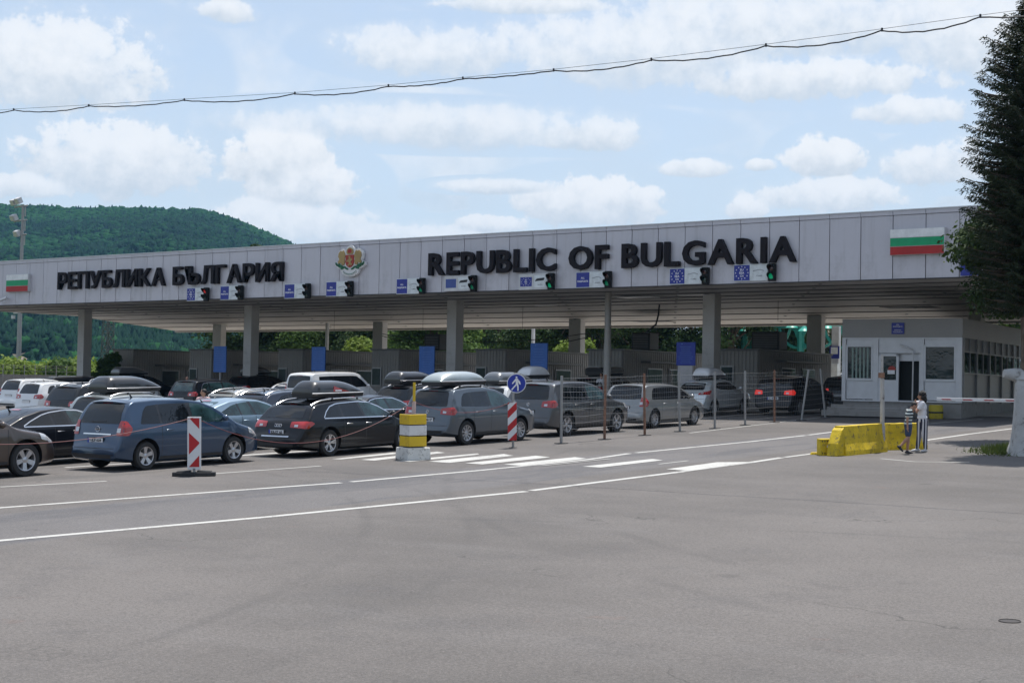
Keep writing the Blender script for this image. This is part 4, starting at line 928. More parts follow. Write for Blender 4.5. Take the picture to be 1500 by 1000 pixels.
    # wheels
    for yy in (s['rear'], s['rear']+s['wb']):
        for sx in (1, -1):
            w3 = wheel_meshes(s['wr'], wheels); w = link('wheel', w3[0], t); w.location = (sx*(Wd/2-.135), yy, s['wr']); w.rotation_euler = (random.uniform(0, 6), 0, 0 if sx > 0 else math.pi)
            link('tyre', w3[1], w); link('rim', w3[2], w)
    # number plate
    h, nr, _, _ = bvh.ray_cast(Vector((0, -2, s['plate'])), Vector((0, 1, 0)))
    b = MB(); b.box((0, -.012, 0), (.52, .012, .115)); pl_ = b.build('number_plate', PLATEW, t); pl_.location = h; 
    if plate:
        e = MB(); e.box((-.235, -.021, 0), (.05, .006, .11)); e.build('blue_band', EUBLUE, pl_)
        text_obj('lettering', plate, pl_, (.02, -.022, 0), FACE_FRONT, INK, .1, .001, .003, width=.40, height=.075)
    fr = MB(); fr.box((0, -.004, 0), (.56, .01, .15)); fr.build('plate_frame', BLACKP, pl_)
    # mirrors, handles
    wy = s['win'][2][-1][0]-.12; zb_ = s['belt']+.07
    for sx in (1, -1):
        x = xs(wy, s['belt']); b = MB(); b.tube([(sx*(x-.05), wy, zb_-.02), (sx*(x+.08), wy-.02, zb_+.02)], .025, 6)
        M = Matrix.Translation((sx*(x+.14), wy-.02, zb_+.04)) @ Matrix.Diagonal((.095, .075, .075, 1))
        sp = [(math.sin(a_), math.cos(a_)) for a_ in np.linspace(.0, math.pi, 8)]; b.lathe([(max(r_, .001), z_) for r_, z_ in sp], 12, 0, M)
        b.build('wing_mirror', pm if not chrome else BLACKG, t, smooth=True)
    if detail:
        for sd, sx in (('R', 1), ('L', -1)):
            for w in s['win'][1:]:
                yh = min(p[0] for p in w)+.12; zh = s['belt']-.11; x = xs(yh, zh)
                b = MB(); b.tube([(sx*(x-.01), yh, zh), (sx*(x+.035), yh+.03, zh), (sx*(x+.035), yh+.17, zh), (sx*(x-.01), yh+.2, zh)], .014, 6); b.build('door_handle', pm if not chrome else CHROME, t, smooth=True)
            # shut lines
            for yl in (s['win'][1][0][0]-.03, s['win'][1][-1][0]+.04, s['win'][2][-1][0]-.02+.12):
                patch([(yl, zc+.16), (yl, s['belt']+.0), (yl+.012, s['belt']+.0), (yl+.012, zc+.16)], bvh, sd, .002, .08).build('door_gap', SEAM, t)
        q = patch([(-Wd*.43, s['plate']-.17), (-Wd*.43, s['plate']-.158), (Wd*.43, s['plate']-.158), (Wd*.43, s['plate']-.17)], bvh, 'rear', .002, .1); q.build('tailgate_gap', SEAM, t)
        q = patch([(-.28, s['rw'][0]+.02), (-.28, s['rw'][0]+.045), (.22, s['rw'][0]+.06), (.22, s['rw'][0]+.04)], bvh, 'rear', .012, .1); q.build('rear_wiper', BLACKP, t)
    if badge in ('bolt', 'rings'):
        zz_ = s['plate']+.13 if badge == 'bolt' else s['plate']-.12
        patch([(-.48, zz_), (-.48, zz_+.03), (.48, zz_+.03), (.48, zz_)], bvh, 'rear', .014, .1).build('tailgate_chrome', CHROME, t, smooth=True)
    # high brake lamp
    b = patch([(-.17, s['rw'][1]+.01), (-.17, s['rw'][1]+.035), (.17, s['rw'][1]+.035), (.17, s['rw'][1]+.01)], bvh, 'rear', .008); b.build('high_brake_lamp', REDL, t)
    # roof spoiler and antenna
    if key not in ('sedan', 'fastback'):
        zr = s['rw'][1]+.05; h, _, _, _ = bvh.ray_cast(Vector((0, -2, zr-.02)), Vector((0, 1, 0))); w_ = s['rw'][3]
        b = MB(); zz = top(h.y+.22)-.02
        P_ = [(h.y-.05, zr-.015), (h.y-.05, zr+.012), (h.y+.22, zz+.012), (h.y+.22, zz-.05)]; n_ = 9
        for k in range(n_+1):
            x = -w_*1.04+2*w_*1.04*k/n_; f = (x/w_)**2; dz = -.035*f; dy = .07*f**2
            b.v += [(x, y+dy, z+dz) for y, z in P_]
        for k in range(n_):
            for j in range(4): b.f.append((k*4+j, k*4+(j+1) % 4, k*4+4+(j+1) % 4, k*4+4+j)); b.m.append(0)
        b.f += [(0, 1, 2, 3), (n_*4+3, n_*4+2, n_*4+1, n_*4)]; b.m += [0, 0]
        b.build('roof_spoiler', pm, t, smooth=True)
    h, _, _, _ = bvh.ray_cast(Vector((0, L*.25 if key != 'sedan' else L*.35, 3)), Vector((0, 0, -1)))
    if h: b = MB(); b.tube([(0, h.y, h.z-.01), (0, h.y-.06, h.z+.07), (0, h.y-.10, h.z+.09)], [.03, .014, .004], 6); b.build('antenna', BLACKP, t)
    if rails:
        rm = {'chrome': CHROME, 'silver': ALLOY, 'black': BLACKG}[rails]
        for sx in (1, -1):
            b = MB(); pts = []
            ye0 = L*.14; ye1 = max(p[0] for p in s['win'][1])+.35
            for q in np.linspace(0, 1, 12):
                y = ye0+(ye1-ye0)*q; x = Wd/2-.27-.10*(H-s['belt']); h, _, _, _ = bvh.ray_cast(Vector((sx*x, y, 3)), Vector((0, 0, -1)))
                pts.append((sx*x, y, h.z+.055*min(1, 6*q, 6*(1-q))))
            b.tube(pts, .019, 6); b.build('roof_rail', rm, t, smooth=True)
    if chrome:
        for sd in 'RL':
            out_ = [s['win'][0][0]] + [p for p in s['win'][0][1:-1]] + [p for p in s['win'][1][1:-1]] + s['win'][2][1:]
            b = MB(); lo = [(y0-.01, s['win'][0][0][1]-.025), (y0-.01, s['win'][0][0][1]), (y1, s['win'][2][-1][1]), (y1, s['win'][2][-1][1]-.025)]
            q = patch(lo, bvh, sd, .007); b.add(q.v, q.f)
            up_ = out_[:-1]; 
            for p, r_ in zip(up_[:-1], up_[1:]):
                d = Vector((r_[0]-p[0], r_[1]-p[1])).normalized(); nn = Vector((-d.y, d.x))
                q = patch([(p[0]-d.x*.004, p[1]-d.y*.004), (p[0]+nn.x*.024, p[1]+nn.y*.024), (r_[0]+nn.x*.024, r_[1]+nn.y*.024), (r_[0]+d.x*.004, r_[1]+d.y*.004)], bvh, sd, .006, .2); b.add(q.v, q.f)
            b.build('window_chrome', CHROME, t, smooth=True)
    if badge:
        bz = s['plate']+.17 if s['plate'] < .9 else s['plate']-.15; 
        if badge == 'bolt': bz = .94
        if badge == 'round': bz = s['belt']-.08
        h, nr, _, _ = bvh.ray_cast(Vector((0, -2, bz)), Vector((0, 1, 0))); M0 = Matrix.Translation(h) @ Matrix.Rotation(math.pi/2, 4, 'X'); b = MB()
        def ring(cx, r_): b.tube([(h.x+cx+r_*math.cos(a_), h.y-.015, h.z+r_*math.sin(a_)) for a_ in np.linspace(0, 2*math.pi, 17)], .007, 5)
        if badge == 'rings': [ring(cx, .036) for cx in (-.09, -.03, .03, .09)]
        elif badge == 'bolt': ring(0, .065); b.tube([(-.1, h.y-.015, h.z-.02), (.03, h.y-.015, h.z+.015), (-.03, h.y-.015, h.z-.015), (.1, h.y-.015, h.z+.02)], .008, 5)
        elif badge == 'round': ring(0, .05); b.tube([(-.03, h.y-.015, h.z+.035), (-.01, h.y-.015, h.z-.035), (0, h.y-.015, h.z), (.01, h.y-.015, h.z-.035), (.03, h.y-.015, h.z+.035)], .006, 4)
        b.build('badge', CHROME, t)
    return t, s, bvh
def roof_box(cartuple, label, Lb=1.95, Wb=.85, Hb=.40, mcol=None, y=None, xo=0, z=None, style='sleek', graphic=False, bars=True, base=BLACKP):
    t, s, bvh = cartuple; L, Wd, H = s['L'], s['W'], s['H']
    y = s['L']*.22 if y is None else y; z = H+.13 if z is None else z
    M = t.matrix_world; r = thing('roof_box', label, 'roof box', M @ Vector((xo, y, z)), M.to_3x3(), 'roof boxes on the queuing cars')
    n = 26; b = MB(); QS = [0, .004, .012, .025, .045, .07, .1] + list(np.linspace(.15, 1, 16)); ny = len(QS)-1
    def sec(q):
        if style == 'sleek': hh = Hb*min(1, (.30+.70*math.sqrt(q/.09)) if q < .09 else 1)*(1 - .80*max(0, (q-.45)/.55)**2.0); w = Wb/2*(1-.10*max(0, 1-q/.15)**2)*(1-.30*max(0, (q-.5)/.5)**2)
        elif style == 'round': hh = Hb*(max(.02, 1-abs(2*q-1)**3.2))**.55; w = Wb/2*(1-.18*abs(2*q-1)**3)
        else: hh = Hb*(1-.15*abs(2*q-1)**8); w = Wb/2
        return hh, w
    for i in range(ny+1):
        q = QS[i]; hh, w = sec(q); hh = max(hh, .05); e = 3.0 if style != 'flat' else 8
        for j in range(n+1):
            a = math.pi*j/n; ca, sa = math.cos(a), math.sin(a)
            b.v.append((w*math.copysign(abs(ca)**(2/e), ca), q*Lb, hh*abs(sa)**(2/e)))
    k = n+1
    for i in range(ny):
        for j in range(n): b.f.append((i*k+j, i*k+j+1, (i+1)*k+j+1, (i+1)*k+j)); b.m.append(0)
    b.f.append(tuple(range(k))[::-1]); b.m.append(0); b.f.append(tuple(ny*k+j for j in range(k))); b.m.append(0)
    b.build('lid', mcol or BLACKG, r, smooth=True)
    b = MB(); 
    for i in range(13):
        q = i/12; _, w = sec(q); e = w*1.01
        b.v += [(-e, q*Lb, .0), (-e*.9, q*Lb, -.10), (e*.9, q*Lb, -.10), (e, q*Lb, 0)]
    for i in range(12):
        for j in range(3): b.f.append((i*4+j, i*4+4+j, i*4+5+j, i*4+1+j)); b.m.append(0)
    b.f += [(0, 1, 2, 3), (51, 50, 49, 48)]; b.m += [0, 0]; b.build('tray', base, r)
    b = MB(); pts = [(sec(i/12)[1]*1.012, i/12*Lb, .012) for i in range(13)]; b.tube(pts, .014, 5); b.tube([(-p[0], p[1], p[2]) for p in pts], .014, 5); b.build('seam_strip', ALLOY if not graphic else CAPM, r, smooth=True)
    if graphic:
        g = MB(); w0 = sec(.42)[1]*1.01+.006
        vs = [(w0*.995, Lb*.36, .05), (w0*.96, Lb*.38, .20), (w0*1.0, Lb*.50, .12), (w0*1.0, Lb*.66, .05)]; g.add(vs, [(0, 3, 2, 1)]); go = g.build('red_flash', REDL, r)
        g = MB(); g.box((w0+.012, Lb*.45, .078), (.004, .24, .035)); g.build('white_print', SPR, go)
    if bars:
        for q in (.25, .72):
            b = MB(); zb = -(z-H)+.03; b.tube([(-Wd/2+.28-xo, q*Lb, -.12), (Wd/2-.28-xo, q*Lb, -.12)], .018, 6)
            for sx in (1, -1): b.tube([(sx*(Wd/2-.32)-xo, q*Lb, -.12), (sx*(Wd/2-.30)-xo, q*Lb, zb-.06)], .025, 6)
            b.build('crossbar', BLACKP, r)
    return r
A = car
c_opel = A('mpv', -28.15, 22.2, 'blue', 'blue minivan in the nearest lane, behind the red and white marker post', 'minivan', wheels='five', plate='1-JLP-029', badge='bolt', glass=GLASS, glassf=GLASS2, dims=dict(plate=.68))
c_brown = A('suv', -28.9, 16.55, 'brown', 'brown SUV cut by the left edge, only its front wheel and bonnet showing', 'suv', dict(L=4.65, W=1.90, H=1.66, wr=.37, rear=.95, wb=2.81), wheels='five')
c_audi = A('wagon', -27.95, 27.72, 'black', 'black estate car with chrome window line and a black roof box', 'estate car', wheels='double', chrome=True, rails='chrome', plate='KR-ST 60', badge='rings', glassf=GLASS2)
c_tig = A('suv', -28.0, 33.75, 'greyblue', 'grey-blue SUV with a silver roof box, behind the yellow and white bollard', 'suv', wheels='multi', plate='AS-617', badge='round', rails='silver', glassf=GLASS2)
c_x5 = A('suv', -28.3, 39.1, 'grey', 'dark grey SUV right of the round pedestrian sign', 'suv', dict(L=4.85, W=1.93, H=1.76, wr=.37, rear=.98, wb=2.93), wheels='double', plate='OL-80WK', badge='round', glassf=GLASS2)
c_prius = A('mpv', -28.6, 45.2, 'midgrey', 'silver grey minivan behind the wire fence in the nearest lane', 'minivan', dict(L=4.62, W=1.78, H=1.575, wr=.32), wheels='multi', plate='K-36 OH')
c_chr = A('crossover', -32.3, 56.2, 'pearl', 'pale crossover with a silver roof box beside a column', 'crossover', wheels='double', plate='TX 4107', rails=None)
c_kia = A('suv', -29.35, 58.2, 'black', 'dark SUV under the canopy with its brake lights lit', 'suv', dict(L=4.5, W=1.85, H=1.66), wheels='double', brake=True, plate='C 4178', detail=0)
c_far1 = A('suv', -29.2, 64.4, 'charcoal', 'black car ahead of the SUV with lit brake lights, beside the office', 'suv', dict(L=4.4, W=1.82, H=1.60), brake=True, detail=0)
c_a5 = A('fastback', -31.45, 21.2, 'dark', 'dark coupe-roofed car with bright chrome window line behind the brown SUV', 'car', dict(L=4.71, W=1.85, H=1.40), chrome=True, glassf=GLASS2)
c_sup = A('fastback', -31.5, 27.3, 'lightblue', 'light metallic blue hatchback between the blue minivan and black estate', 'car', dict(L=4.84, W=1.82, H=1.46), glass=GLASS2, glassf=GLASS2)
c_bmw = A('sedan', -31.6, 33.2, 'dark', 'dark saloon car with a thin chrome window line behind the black estate', 'car', chrome=True, glass=GLASS2)
c_b3 = A('mpv', -32.2, 42.0, 'white', 'white car with a grey roof box behind the round pedestrian sign', 'car', dict(L=4.4, W=1.78, H=1.56), detail=0)
c_qash = A('suv', -34.8, 27.0, 'silver', 'silver SUV with a large black roof box behind the blue minivan', 'suv', dict(L=4.35, W=1.80, H=1.58), rails='silver')
c_c1 = A('wagon', -36.1, 34.2, 'darkblue', 'dark blue estate with silver rails between the light blue and black cars', 'estate car', dict(L=4.7, W=1.82, H=1.52), rails='chrome')
c_c2 = A('suv', -36.0, 41.4, 'charcoal', 'black SUV with bright roof rails and a two-tone roof box', 'suv', dict(L=4.6, W=1.86, H=1.58), rails='chrome', chrome=True)
c_c0 = A('fastback', -41.3, 24.6, 'pearl', 'pale car at the left edge with green tinted side glass', 'car', dict(L=4.6, W=1.8, H=1.46), glass=GLASS2, glassf=GLASS2)
c_tou = A('suv', -45.4, 34.2, 'charcoal', 'dark SUV with silver rails left of the black roof box', 'suv', dict(L=4.75, W=1.92, H=1.70), rails='silver', detail=0)
c_d1 = A('wagon', -39.4, 36.0, 'champagne', 'pale silver estate roof behind the light blue hatchback', 'estate car', dict(L=4.6, W=1.8, H=1.50), rails='silver', detail=0)
c_d2 = A('sedan', -39.0, 29.8, 'white', 'white saloon whose roof shows right of the black roof box car', 'car', dict(H=1.46), detail=0)
c_van = A('van', -49.4, 50.4, 'white', 'silver-white passenger van with dark side windows', 'van', rails=None)
c_sub = A('suv', -55.0, 48.3, 'black', 'black SUV with a bright window line right of the black roof box', 'suv', dict(L=4.6, W=1.85, H=1.64), chrome=True, detail=0, glass=GLASS2)
c_hat = A('crossover', -53.0, 52.6, 'white', 'small white car immediately left of the passenger van', 'car', dict(L=4.0, W=1.72, H=1.50), detail=0)
c_w1 = A('mpv', -68.5, 48.5, 'white', 'white people carrier at the far left edge', 'minivan', dict(L=4.6, W=1.84, H=1.66), detail=0)
c_w2 = A('mpv', -67.5, 53.2, 'white', 'white car just right of the white people carrier at far left', 'car', dict(L=4.3, W=1.8, H=1.66), detail=0)
c_w3 = A('suv', -58.8, 42.6, 'white', 'white SUV half hidden left of the big black roof box', 'suv', dict(L=4.3, W=1.8, H=1.62), detail=0)
c_w4 = A('mpv', -39.6, 53.5, 'white', 'white minivan with a white roof box left of the grey prop post', 'minivan', dict(L=4.6, W=1.8, H=1.62), detail=0)
c_g1 = A('mpv', -40.6, 60.8, 'midgrey', 'grey car with a flat black roof box right of the prop post', 'car', dict(L=4.6, W=1.82, H=1.62), detail=0)
c_f1 = A('suv', -64.2, 60.5, 'black', 'black SUV with a black roof box in front of the third booth', 'suv', dict(L=4.6, W=1.85, H=1.7), detail=0)
c_f2 = A('suv', -71.5, 57.5, 'black', 'far black SUV carrying a long dark roof box by the second booth', 'suv', dict(L=4.8, W=1.9, H=1.72), detail=0)
c_f3 = A('van', -69.8, 51.5, 'charcoal', 'black van with a red tail light left of the person in white', 'van', dict(L=4.9, W=1.9, H=1.75), detail=0)
c_f4 = A('mpv', -46.0, 62.0, 'silver', 'silver car roof behind the white car with the grey roof box', 'car', dict(L=4.5, W=1.8, H=1.6), detail=0)
BXS = paint('box_silver', (.42, .47, .47), .5, .35); BXG = paint('box_grey', (.16, .17, .18), .5, .3); BXW = paint('box_white', (.62, .63, .65), 0, .4); BXB = paint('box_black', (.02, .021, .024), .2, .35)
roof_box(c_audi, 'black roof box with a red flash on the black estate', 2.05, .82, .34, BXB, .95, .05, graphic=True)
roof_box(c_tig, 'large silver rounded roof box on the grey-blue SUV', 2.1, .9, .30, BXS, .35, -.03, style='round')
roof_box(c_qash, 'large plain black roof box near the left, on the silver SUV', 2.0, .92, .35, BXB, .7, -.1, style='sleek')
roof_box(c_chr, 'pale silver roof box in front of the fourth column', 1.7, .85, .34, BXW, 1.25, -.03)
roof_box(c_b3, 'grey streamlined roof box behind the round pedestrian sign', 2.1, .8, .32, BXG, .5, -.05, style='sleek')
roof_box(c_c2, 'black roof box with a silver top between the van and the bollard pole', 2.2, .85, .34, BXB, .3, -.1)
roof_box(c_w4, 'white strapped roof box left of the grey prop post', 1.6, .85, .40, BXW, 1.0, 0, style='round')
roof_box(c_g1, 'flat black roof box behind the grey minivan', 1.9, 1.0, .30, BXB, .9, 0, style='flat')
roof_box(c_f1, 'black roof box before the third booth', 1.8, .8, .38, BXB, .8, 0)
roof_box(c_f2, 'long dark roof box before the second booth', 2.2, .85, .36, BXG, .5, 0)

# ------------------------------------------------------------------ street furniture in the road
YEL = mat('yellow_paint_block', (.62, .42, .01), .55, 0, .06, 3, dirt=(.35, .2, .05, .5), dscale=6); WBL = mat('white_paint_block', (.62, .62, .62), .6, 0, .05, 3, dirt=(.3, .28, .25, .5), dscale=5)
WDIRT = mat('white_paint_chipped', (.60, .60, .58), .7, 0, .08, 4, dirt=(.12, .11, .10, .95), dscale=7, bump=.3)
REDS = mat('sign_red', (.42, .01, .015), .45, 0, .05); WS = mat('sign_reflective_white', (.66, .67, .69), .45, 0, .04)
POST = mat('galvanised_post', (.32, .32, .32), .5, .5, .1, 4, dirt=(.2, .1, .05, .4), dscale=4); RUST = mat('rusty_post', (.22, .12, .08), .8, 0, .3, 6)
RUBB = mat('black_rubber_base', (.028, .028, .03), .8, 0, .2, 8, bump=.3)
p = G(605, 673); t = thing('bollard', 'stacked yellow and white concrete block bollard with a pole on top', 'bollard', p, RX @ rotz(YAW+R(33)))
b = MB(); b.box((0, 0, .155), (.66, .66, .31), 0, None, .95); b.build('base', WDIRT, t, bevel=.02)
for k, m in enumerate((YEL, WBL, YEL)):
    b = MB(); b.box((random.uniform(-.008, .008), 0, .33+.135+k*.272), (.50, .50, .25), 0, rotz(random.uniform(-.02, .02))); b.build('block', m, t, bevel=.015)
b = MB(); b.box((0, 0, .73), (.45, .45, .82)); b.build('core', SEAM, t)
b = MB(); b.tube([(.02, 0, 1.12), (.04, .02, 1.45)], .05, 10); b.build('pole_sleeve', mat('pinkish_tape', (.55, .4, .36), .6), t, smooth=True)
b = MB(); b.tube([(.04, .02, 1.45), (.055, .03, 1.92)], .035, 8); b.build('pole', YEL, t, smooth=True)
# marker post
p = G(284.5, 697); t = thing('delineator', 'white marker panel with red arrows on a black rubber base', 'traffic marker', p, RX @ rotz(YAW+R(4)))
b = MB()
for sx in (1, -1): b.prism([(0, -.16), (.30, -.16), (.46, -.10), (.46, .06), (.34, .15), (0, .15)][::1], .09, Matrix.Diagonal((sx, 1, 1, 1)) @ Matrix.Identity(4)); b.box((sx*.22, 0, .10), (.3, .2, .04), 0, Matrix.Rotation(sx*.06, 3, 'Y'))
b.build('rubber_base', RUBB, t, bevel=.012)
b = MB(); b.box((0, 0, .12), (.05, .05, .1)); b.build('foot', POST, t)
b = MB(); b.prism([(-.145, .15), (.0, .12), (.145, .15), (.145, 1.28), (-.145, 1.28)], .05, Matrix.Translation((0, .025, 0)) @ Matrix.Rotation(math.pi/2, 4, 'X')); b.build('panel', WS, t, bevel=.006)
for P_ in ([(-.10, 1.25), (.11, 1.25), (.11, 1.02)], [(-.11, .94), (.11, .73), (.11, .70), (-.11, .47)], [(-.11, .20), (.11, .45), (.11, .20)]):
    b = MB(); b.prism(P_[::-1] if len(P_) == 3 and P_[0][0] == -.10 else P_[::-1], .004, Matrix.Translation((0, -.026, 0)) @ Matrix.Rotation(math.pi/2, 4, 'X')); b.build('red_arrow', REDS, t)
# pedestrian sign with striped panel
p = G(751.5, 655.5); t = thing('pedestrian_sign', 'round blue walking-person sign above a red and white striped panel', 'road sign', p, RX @ rotz(YAW-R(2)))
b = MB(); b.tube([(0, 0, 0), (.01, 0, 1.9), (.06, 0, 2.1)], .035, 10); b.build('post', POST, t, smooth=True); b = MB(); b.lathe([(.12, 0), (.12, .012), (.04, .02)], 12); b.build('foot', RUBB, t)
b = MB(); b.lathe([(0, 0), (.265, 0), (.27, .01), (.27, .02), (0, .02)], 36, 0, Matrix.Translation((.10, -.045, 1.80)) @ Matrix.Rotation(math.pi/2, 4, 'X')); disc = b.build('disc', WS, t)
b = MB(); b.lathe([(0, .024), (.248, .024), (.25, .02)], 36, 0, Matrix.Translation((.10, -.045, 1.80)) @ Matrix.Rotation(math.pi/2, 4, 'X')); b.build('blue_face', mat('sign_disc_blue', (.01, .03, .30), .4), disc)
T_ = Matrix.Translation((.10, -.072, 1.80)) @ Matrix.Rotation(math.pi/2, 4, 'X'); b = MB()
b.prism([(.0+.028*math.cos(a), .165+.028*math.sin(a)) for a in np.linspace(0, 2*math.pi, 12)[:-1]], .004, T_)
for P_ in ([(-.03, .13), (.045, .13), (.05, -.02), (-.02, -.02)], [(-.03, .13), (-.11, .03), (-.13, -.01), (-.105, -.02), (-.01, .08)], [(.03, .125), (.1, .05), (.115, -.03), (.09, -.035), (.03, .06)],
           [(-.02, -.02), (.03, -.02), (-.06, -.12), (-.12, -.19), (-.15, -.17), (-.09, -.1)], [(0, -.02), (.05, -.02), (.06, -.11), (.06, -.21), (.02, -.21), (.02, -.11)]): b.prism(P_[::-1] if P_[0][0] > P_[1][0] else P_, .004, T_)
b.build('walking_figure', SPR, disc)
pan = MB(); pan.box((-.02, -.055, .74), (.25, .02, 1.06)); pn = pan.build('striped_panel', WS, t, bevel=.004)
x0, x1, z0, z1 = -.145, .105, .21, 1.27
def clipband(c):     # band between two slanted lines clipped to the panel
    P_ = []; s_ = 1.0; lo = lambda x: c+s_*(x-x0); hi = lambda x: c+.21+s_*(x-x0); out = []
    xs_ = np.linspace(x0, x1, 14); a = [(x, min(max(lo(x), z0), z1)) for x in xs_]; d = [(x, min(max(hi(x), z0), z1)) for x in xs_[::-1]]
    return a + d
for c in (-.02, .40, .82, 1.20):
    P_ = clipband(c); b = MB(); b.prism(P_, .004, Matrix.Translation((0, -.066, 0)) @ Matrix.Rotation(math.pi/2, 4, 'X')); b.build('red_stripe', REDS, pn)
# sagging red chain
CHAIN = mat('red_cord', (.15, .025, .03), .6); 
def cord(a, c, sag, label, n=36, r=.0065):
    t = thing('red_cord', label, 'cord', a, group='red cords strung along the lane'); pts = []
    for i in range(n+1):
        q = i/n; p = Vector(a).lerp(Vector(c), q); p.z -= 4*sag*q*(1-q); pts.append(p-Vector(a))
    b = MB(); b.tube(pts, r, 5); b.build('cord', CHAIN, t, smooth=True)
d0 = S(*gnd(284.5, 697), 1.27)
cord(S(-26.5, 14.2, 1.5), d0, .52, 'red cord sagging across the brown SUV and blue minivan')
bb_ = S(*gnd(605, 673), 1.45)
cord(d0, bb_, .78, 'red cord sagging in front of the black estate')
cord(bb_, S(*gnd(751.5, 655.5), 1.3), .30, 'red cord between the block bollard and the pedestrian sign')
# ---- wire fence
FP = [(822, 649.5, 0), (885.5, 643.5, 1), (944.5, 637.5, 1), (996, 632, 0), (1047, 627.5, 0), (1091.5, 622.5, 0), (1134.5, 618.5, 1), (1174, 615.5, 0), (1209, 611.5, 0), (1243, 608, 0)]
p = G(822, 649.5); t = thing('wire_fence', 'wire mesh fence on thin leaning posts beside the nearest lane', 'fence', p, RX)
o0 = Vector(gnd(822, 649.5)); base = []
lean = [(.02, 0), (.03, 0), (-.02, .01), (-.04, 0), (0, 0), (0, 0), (0, 0), (.28, .0), (-.20, 0), (0, 0)]
tops = []
for k, (u, v, rs) in enumerate(FP):
    q = Vector(gnd(u, v)) - o0; h = 1.98 if k != 9 else 1.9; lx, ly = lean[k]
    tp = Vector((q.x+lx*.805, q.y+lx*.59, h)); tops.append(tp); base.append(Vector((q.x, q.y, 0)))
    b = MB(); b.tube([(q.x, q.y, 0), tp], .042, 8); b.build('post', POST if rs == 0 else RUST, t, smooth=True)
    b = MB(); b.box((q.x, q.y, .01), (.3, .3, .02)); b.build('foot_plate', RUBB, t)
FW_ = mat('fence_wire', (.30, .30, .30), .5, .5)
for j, q in enumerate((.10, .2, .3, .4, .5, .6, .68, .76, .84, .9, .96)):
    b = MB()
    for (a0, a1), (c0, c1) in zip(zip(base[:-1], tops[:-1]), zip(base[1:], tops[1:])):
        p0 = a0.lerp(a1, q); p1 = c0.lerp(c1, q); mid = (p0+p1)/2-Vector((0, 0, random.uniform(0, .04))); b.tube([p0, mid, p1], .0042, 3, cap=False)
    b.build('wire', FW_, t)
b = MB()
for (a0, a1), (c0, c1) in zip(zip(base[:-1], tops[:-1]), zip(base[1:], tops[1:])):
    n_ = int((c0-a0).length/.16)
    for i in range(1, n_): b.tube([a0.lerp(c0, i/n_)+Vector((0, 0, .16)), a1.lerp(c1, i/n_)-Vector((0, 0, .06))], .002, 3, cap=False)
stuff(b.build('vertical_wires', FW_, t))
# ---- yellow concrete barriers
YB_ = mat('yellow_barrier_paint', (.60, .43, .010), .7, 0, .2, 3, dirt=(.10, .085, .05, .85), dscale=7, bump=.4, bscale=12)
def barrier(p0, p1, h, label):
    a = Vector(p0); c = Vector(p1); d = c-a; Lb = d.length; ang = math.atan2(d.y, d.x)
    t = thing('concrete_barrier', label, 'barrier', S(a.x, a.y), RX @ rotz(ang), 'yellow concrete barriers'); b = MB()
    prof = [(-.22, 0), (-.215, .12), (-.17, .30), (-.12, h), (.12, h), (.17, .30), (.215, .12), (.22, 0)]
    ns = 7
    for i in range(ns+1):
        x = Lb*i/ns
        for (y, z) in prof: b.v.append((x, y+random.uniform(-.008, .008), z+random.uniform(-.008, .008)*(z > 0)))
    k = len(prof)
    for i in range(ns):
        for j in range(k-1): b.f.append((i*k+j, i*k+j+1, (i+1)*k+j+1, (i+1)*k+j)); b.m.append(0)
    b.f += [tuple(range(k))[::-1], tuple(ns*k+j for j in range(k))]; b.m += [0, 0]
    b.build('block', YB_, t, bevel=.012); return t, Lb
g0, g1 = gnd(1229, 667), gnd(1290, 661)
t, _ = barrier(g0, g1, .76, 'long yellow concrete barrier left of the thin pole')
b = MB(); b.prism([(-.36, 0), (.01, 0), (.01, .73), (-.10, .66), (-.30, .32)], .30, Matrix.Translation((0, .15, 0)) @ Matrix.Rotation(math.pi/2, 4, 'X')); b.build('sloped_end', YB_, t, bevel=.015)
barrier(gnd(1297, 658.5), gnd(1352, 657), .72, 'shorter yellow concrete barrier behind the boy')
p = G(1209, 666.5); t = thing('crate', 'small yellow perforated crate at the left end of the barriers', 'crate', p, RX @ rotz(YAW+R(8))); b = MB(); b.box((0, 0, .215), (.36, .3, .43)); b.build('box', YB_, t, bevel=.012)
for k in range(5):
    for z in (.06, .37):
        b = MB(); b.lathe([(0, .004), (.018, .004), (.02, 0)], 8, 0, Matrix.Translation((-.13+k*.065, -.15, z)) @ Matrix.Rotation(math.pi/2, 4, 'X')); b.build('hole', BLACKP, t)
b = MB(); b.box((.05, -.153, .24), (.12, .004, .06)); b.build('label_plate', PLATEW, t)
p = G(1193, 665.5); t = thing('road_hump_end', 'flat yellow piece lying on the road by the crate', 'kerb piece', p, RX @ rotz(YAW)); b = MB(); b.box((0, 0, .03), (.22, .14, .06), 0, None, .7); b.build('piece', YB_, t, bevel=.01)
p = G(1292.5, 661.5); t = thing('thin_pole', 'thin peeling pale pole between the two yellow barriers', 'pole', p, RX); b = MB(); b.tube([(0, 0, 0), (0, 0, .7)], .075, 10); b.tube([(0, 0, .7), (0, 0, 1.95)], .06, 10); b.tube([(0, 0, 1.95), (.0, 0, 2.6)], .035, 8)
b.build('pipe', mat('peeling_paint', (.42, .41, .40), .7, 0, .1, 5, dirt=(.10, .07, .05, .9), dscale=6), t, smooth=True)
b = MB(); b.box((0, -.05, 2.05), (.16, .06, .14)); b.build('clamp', RUST, t)
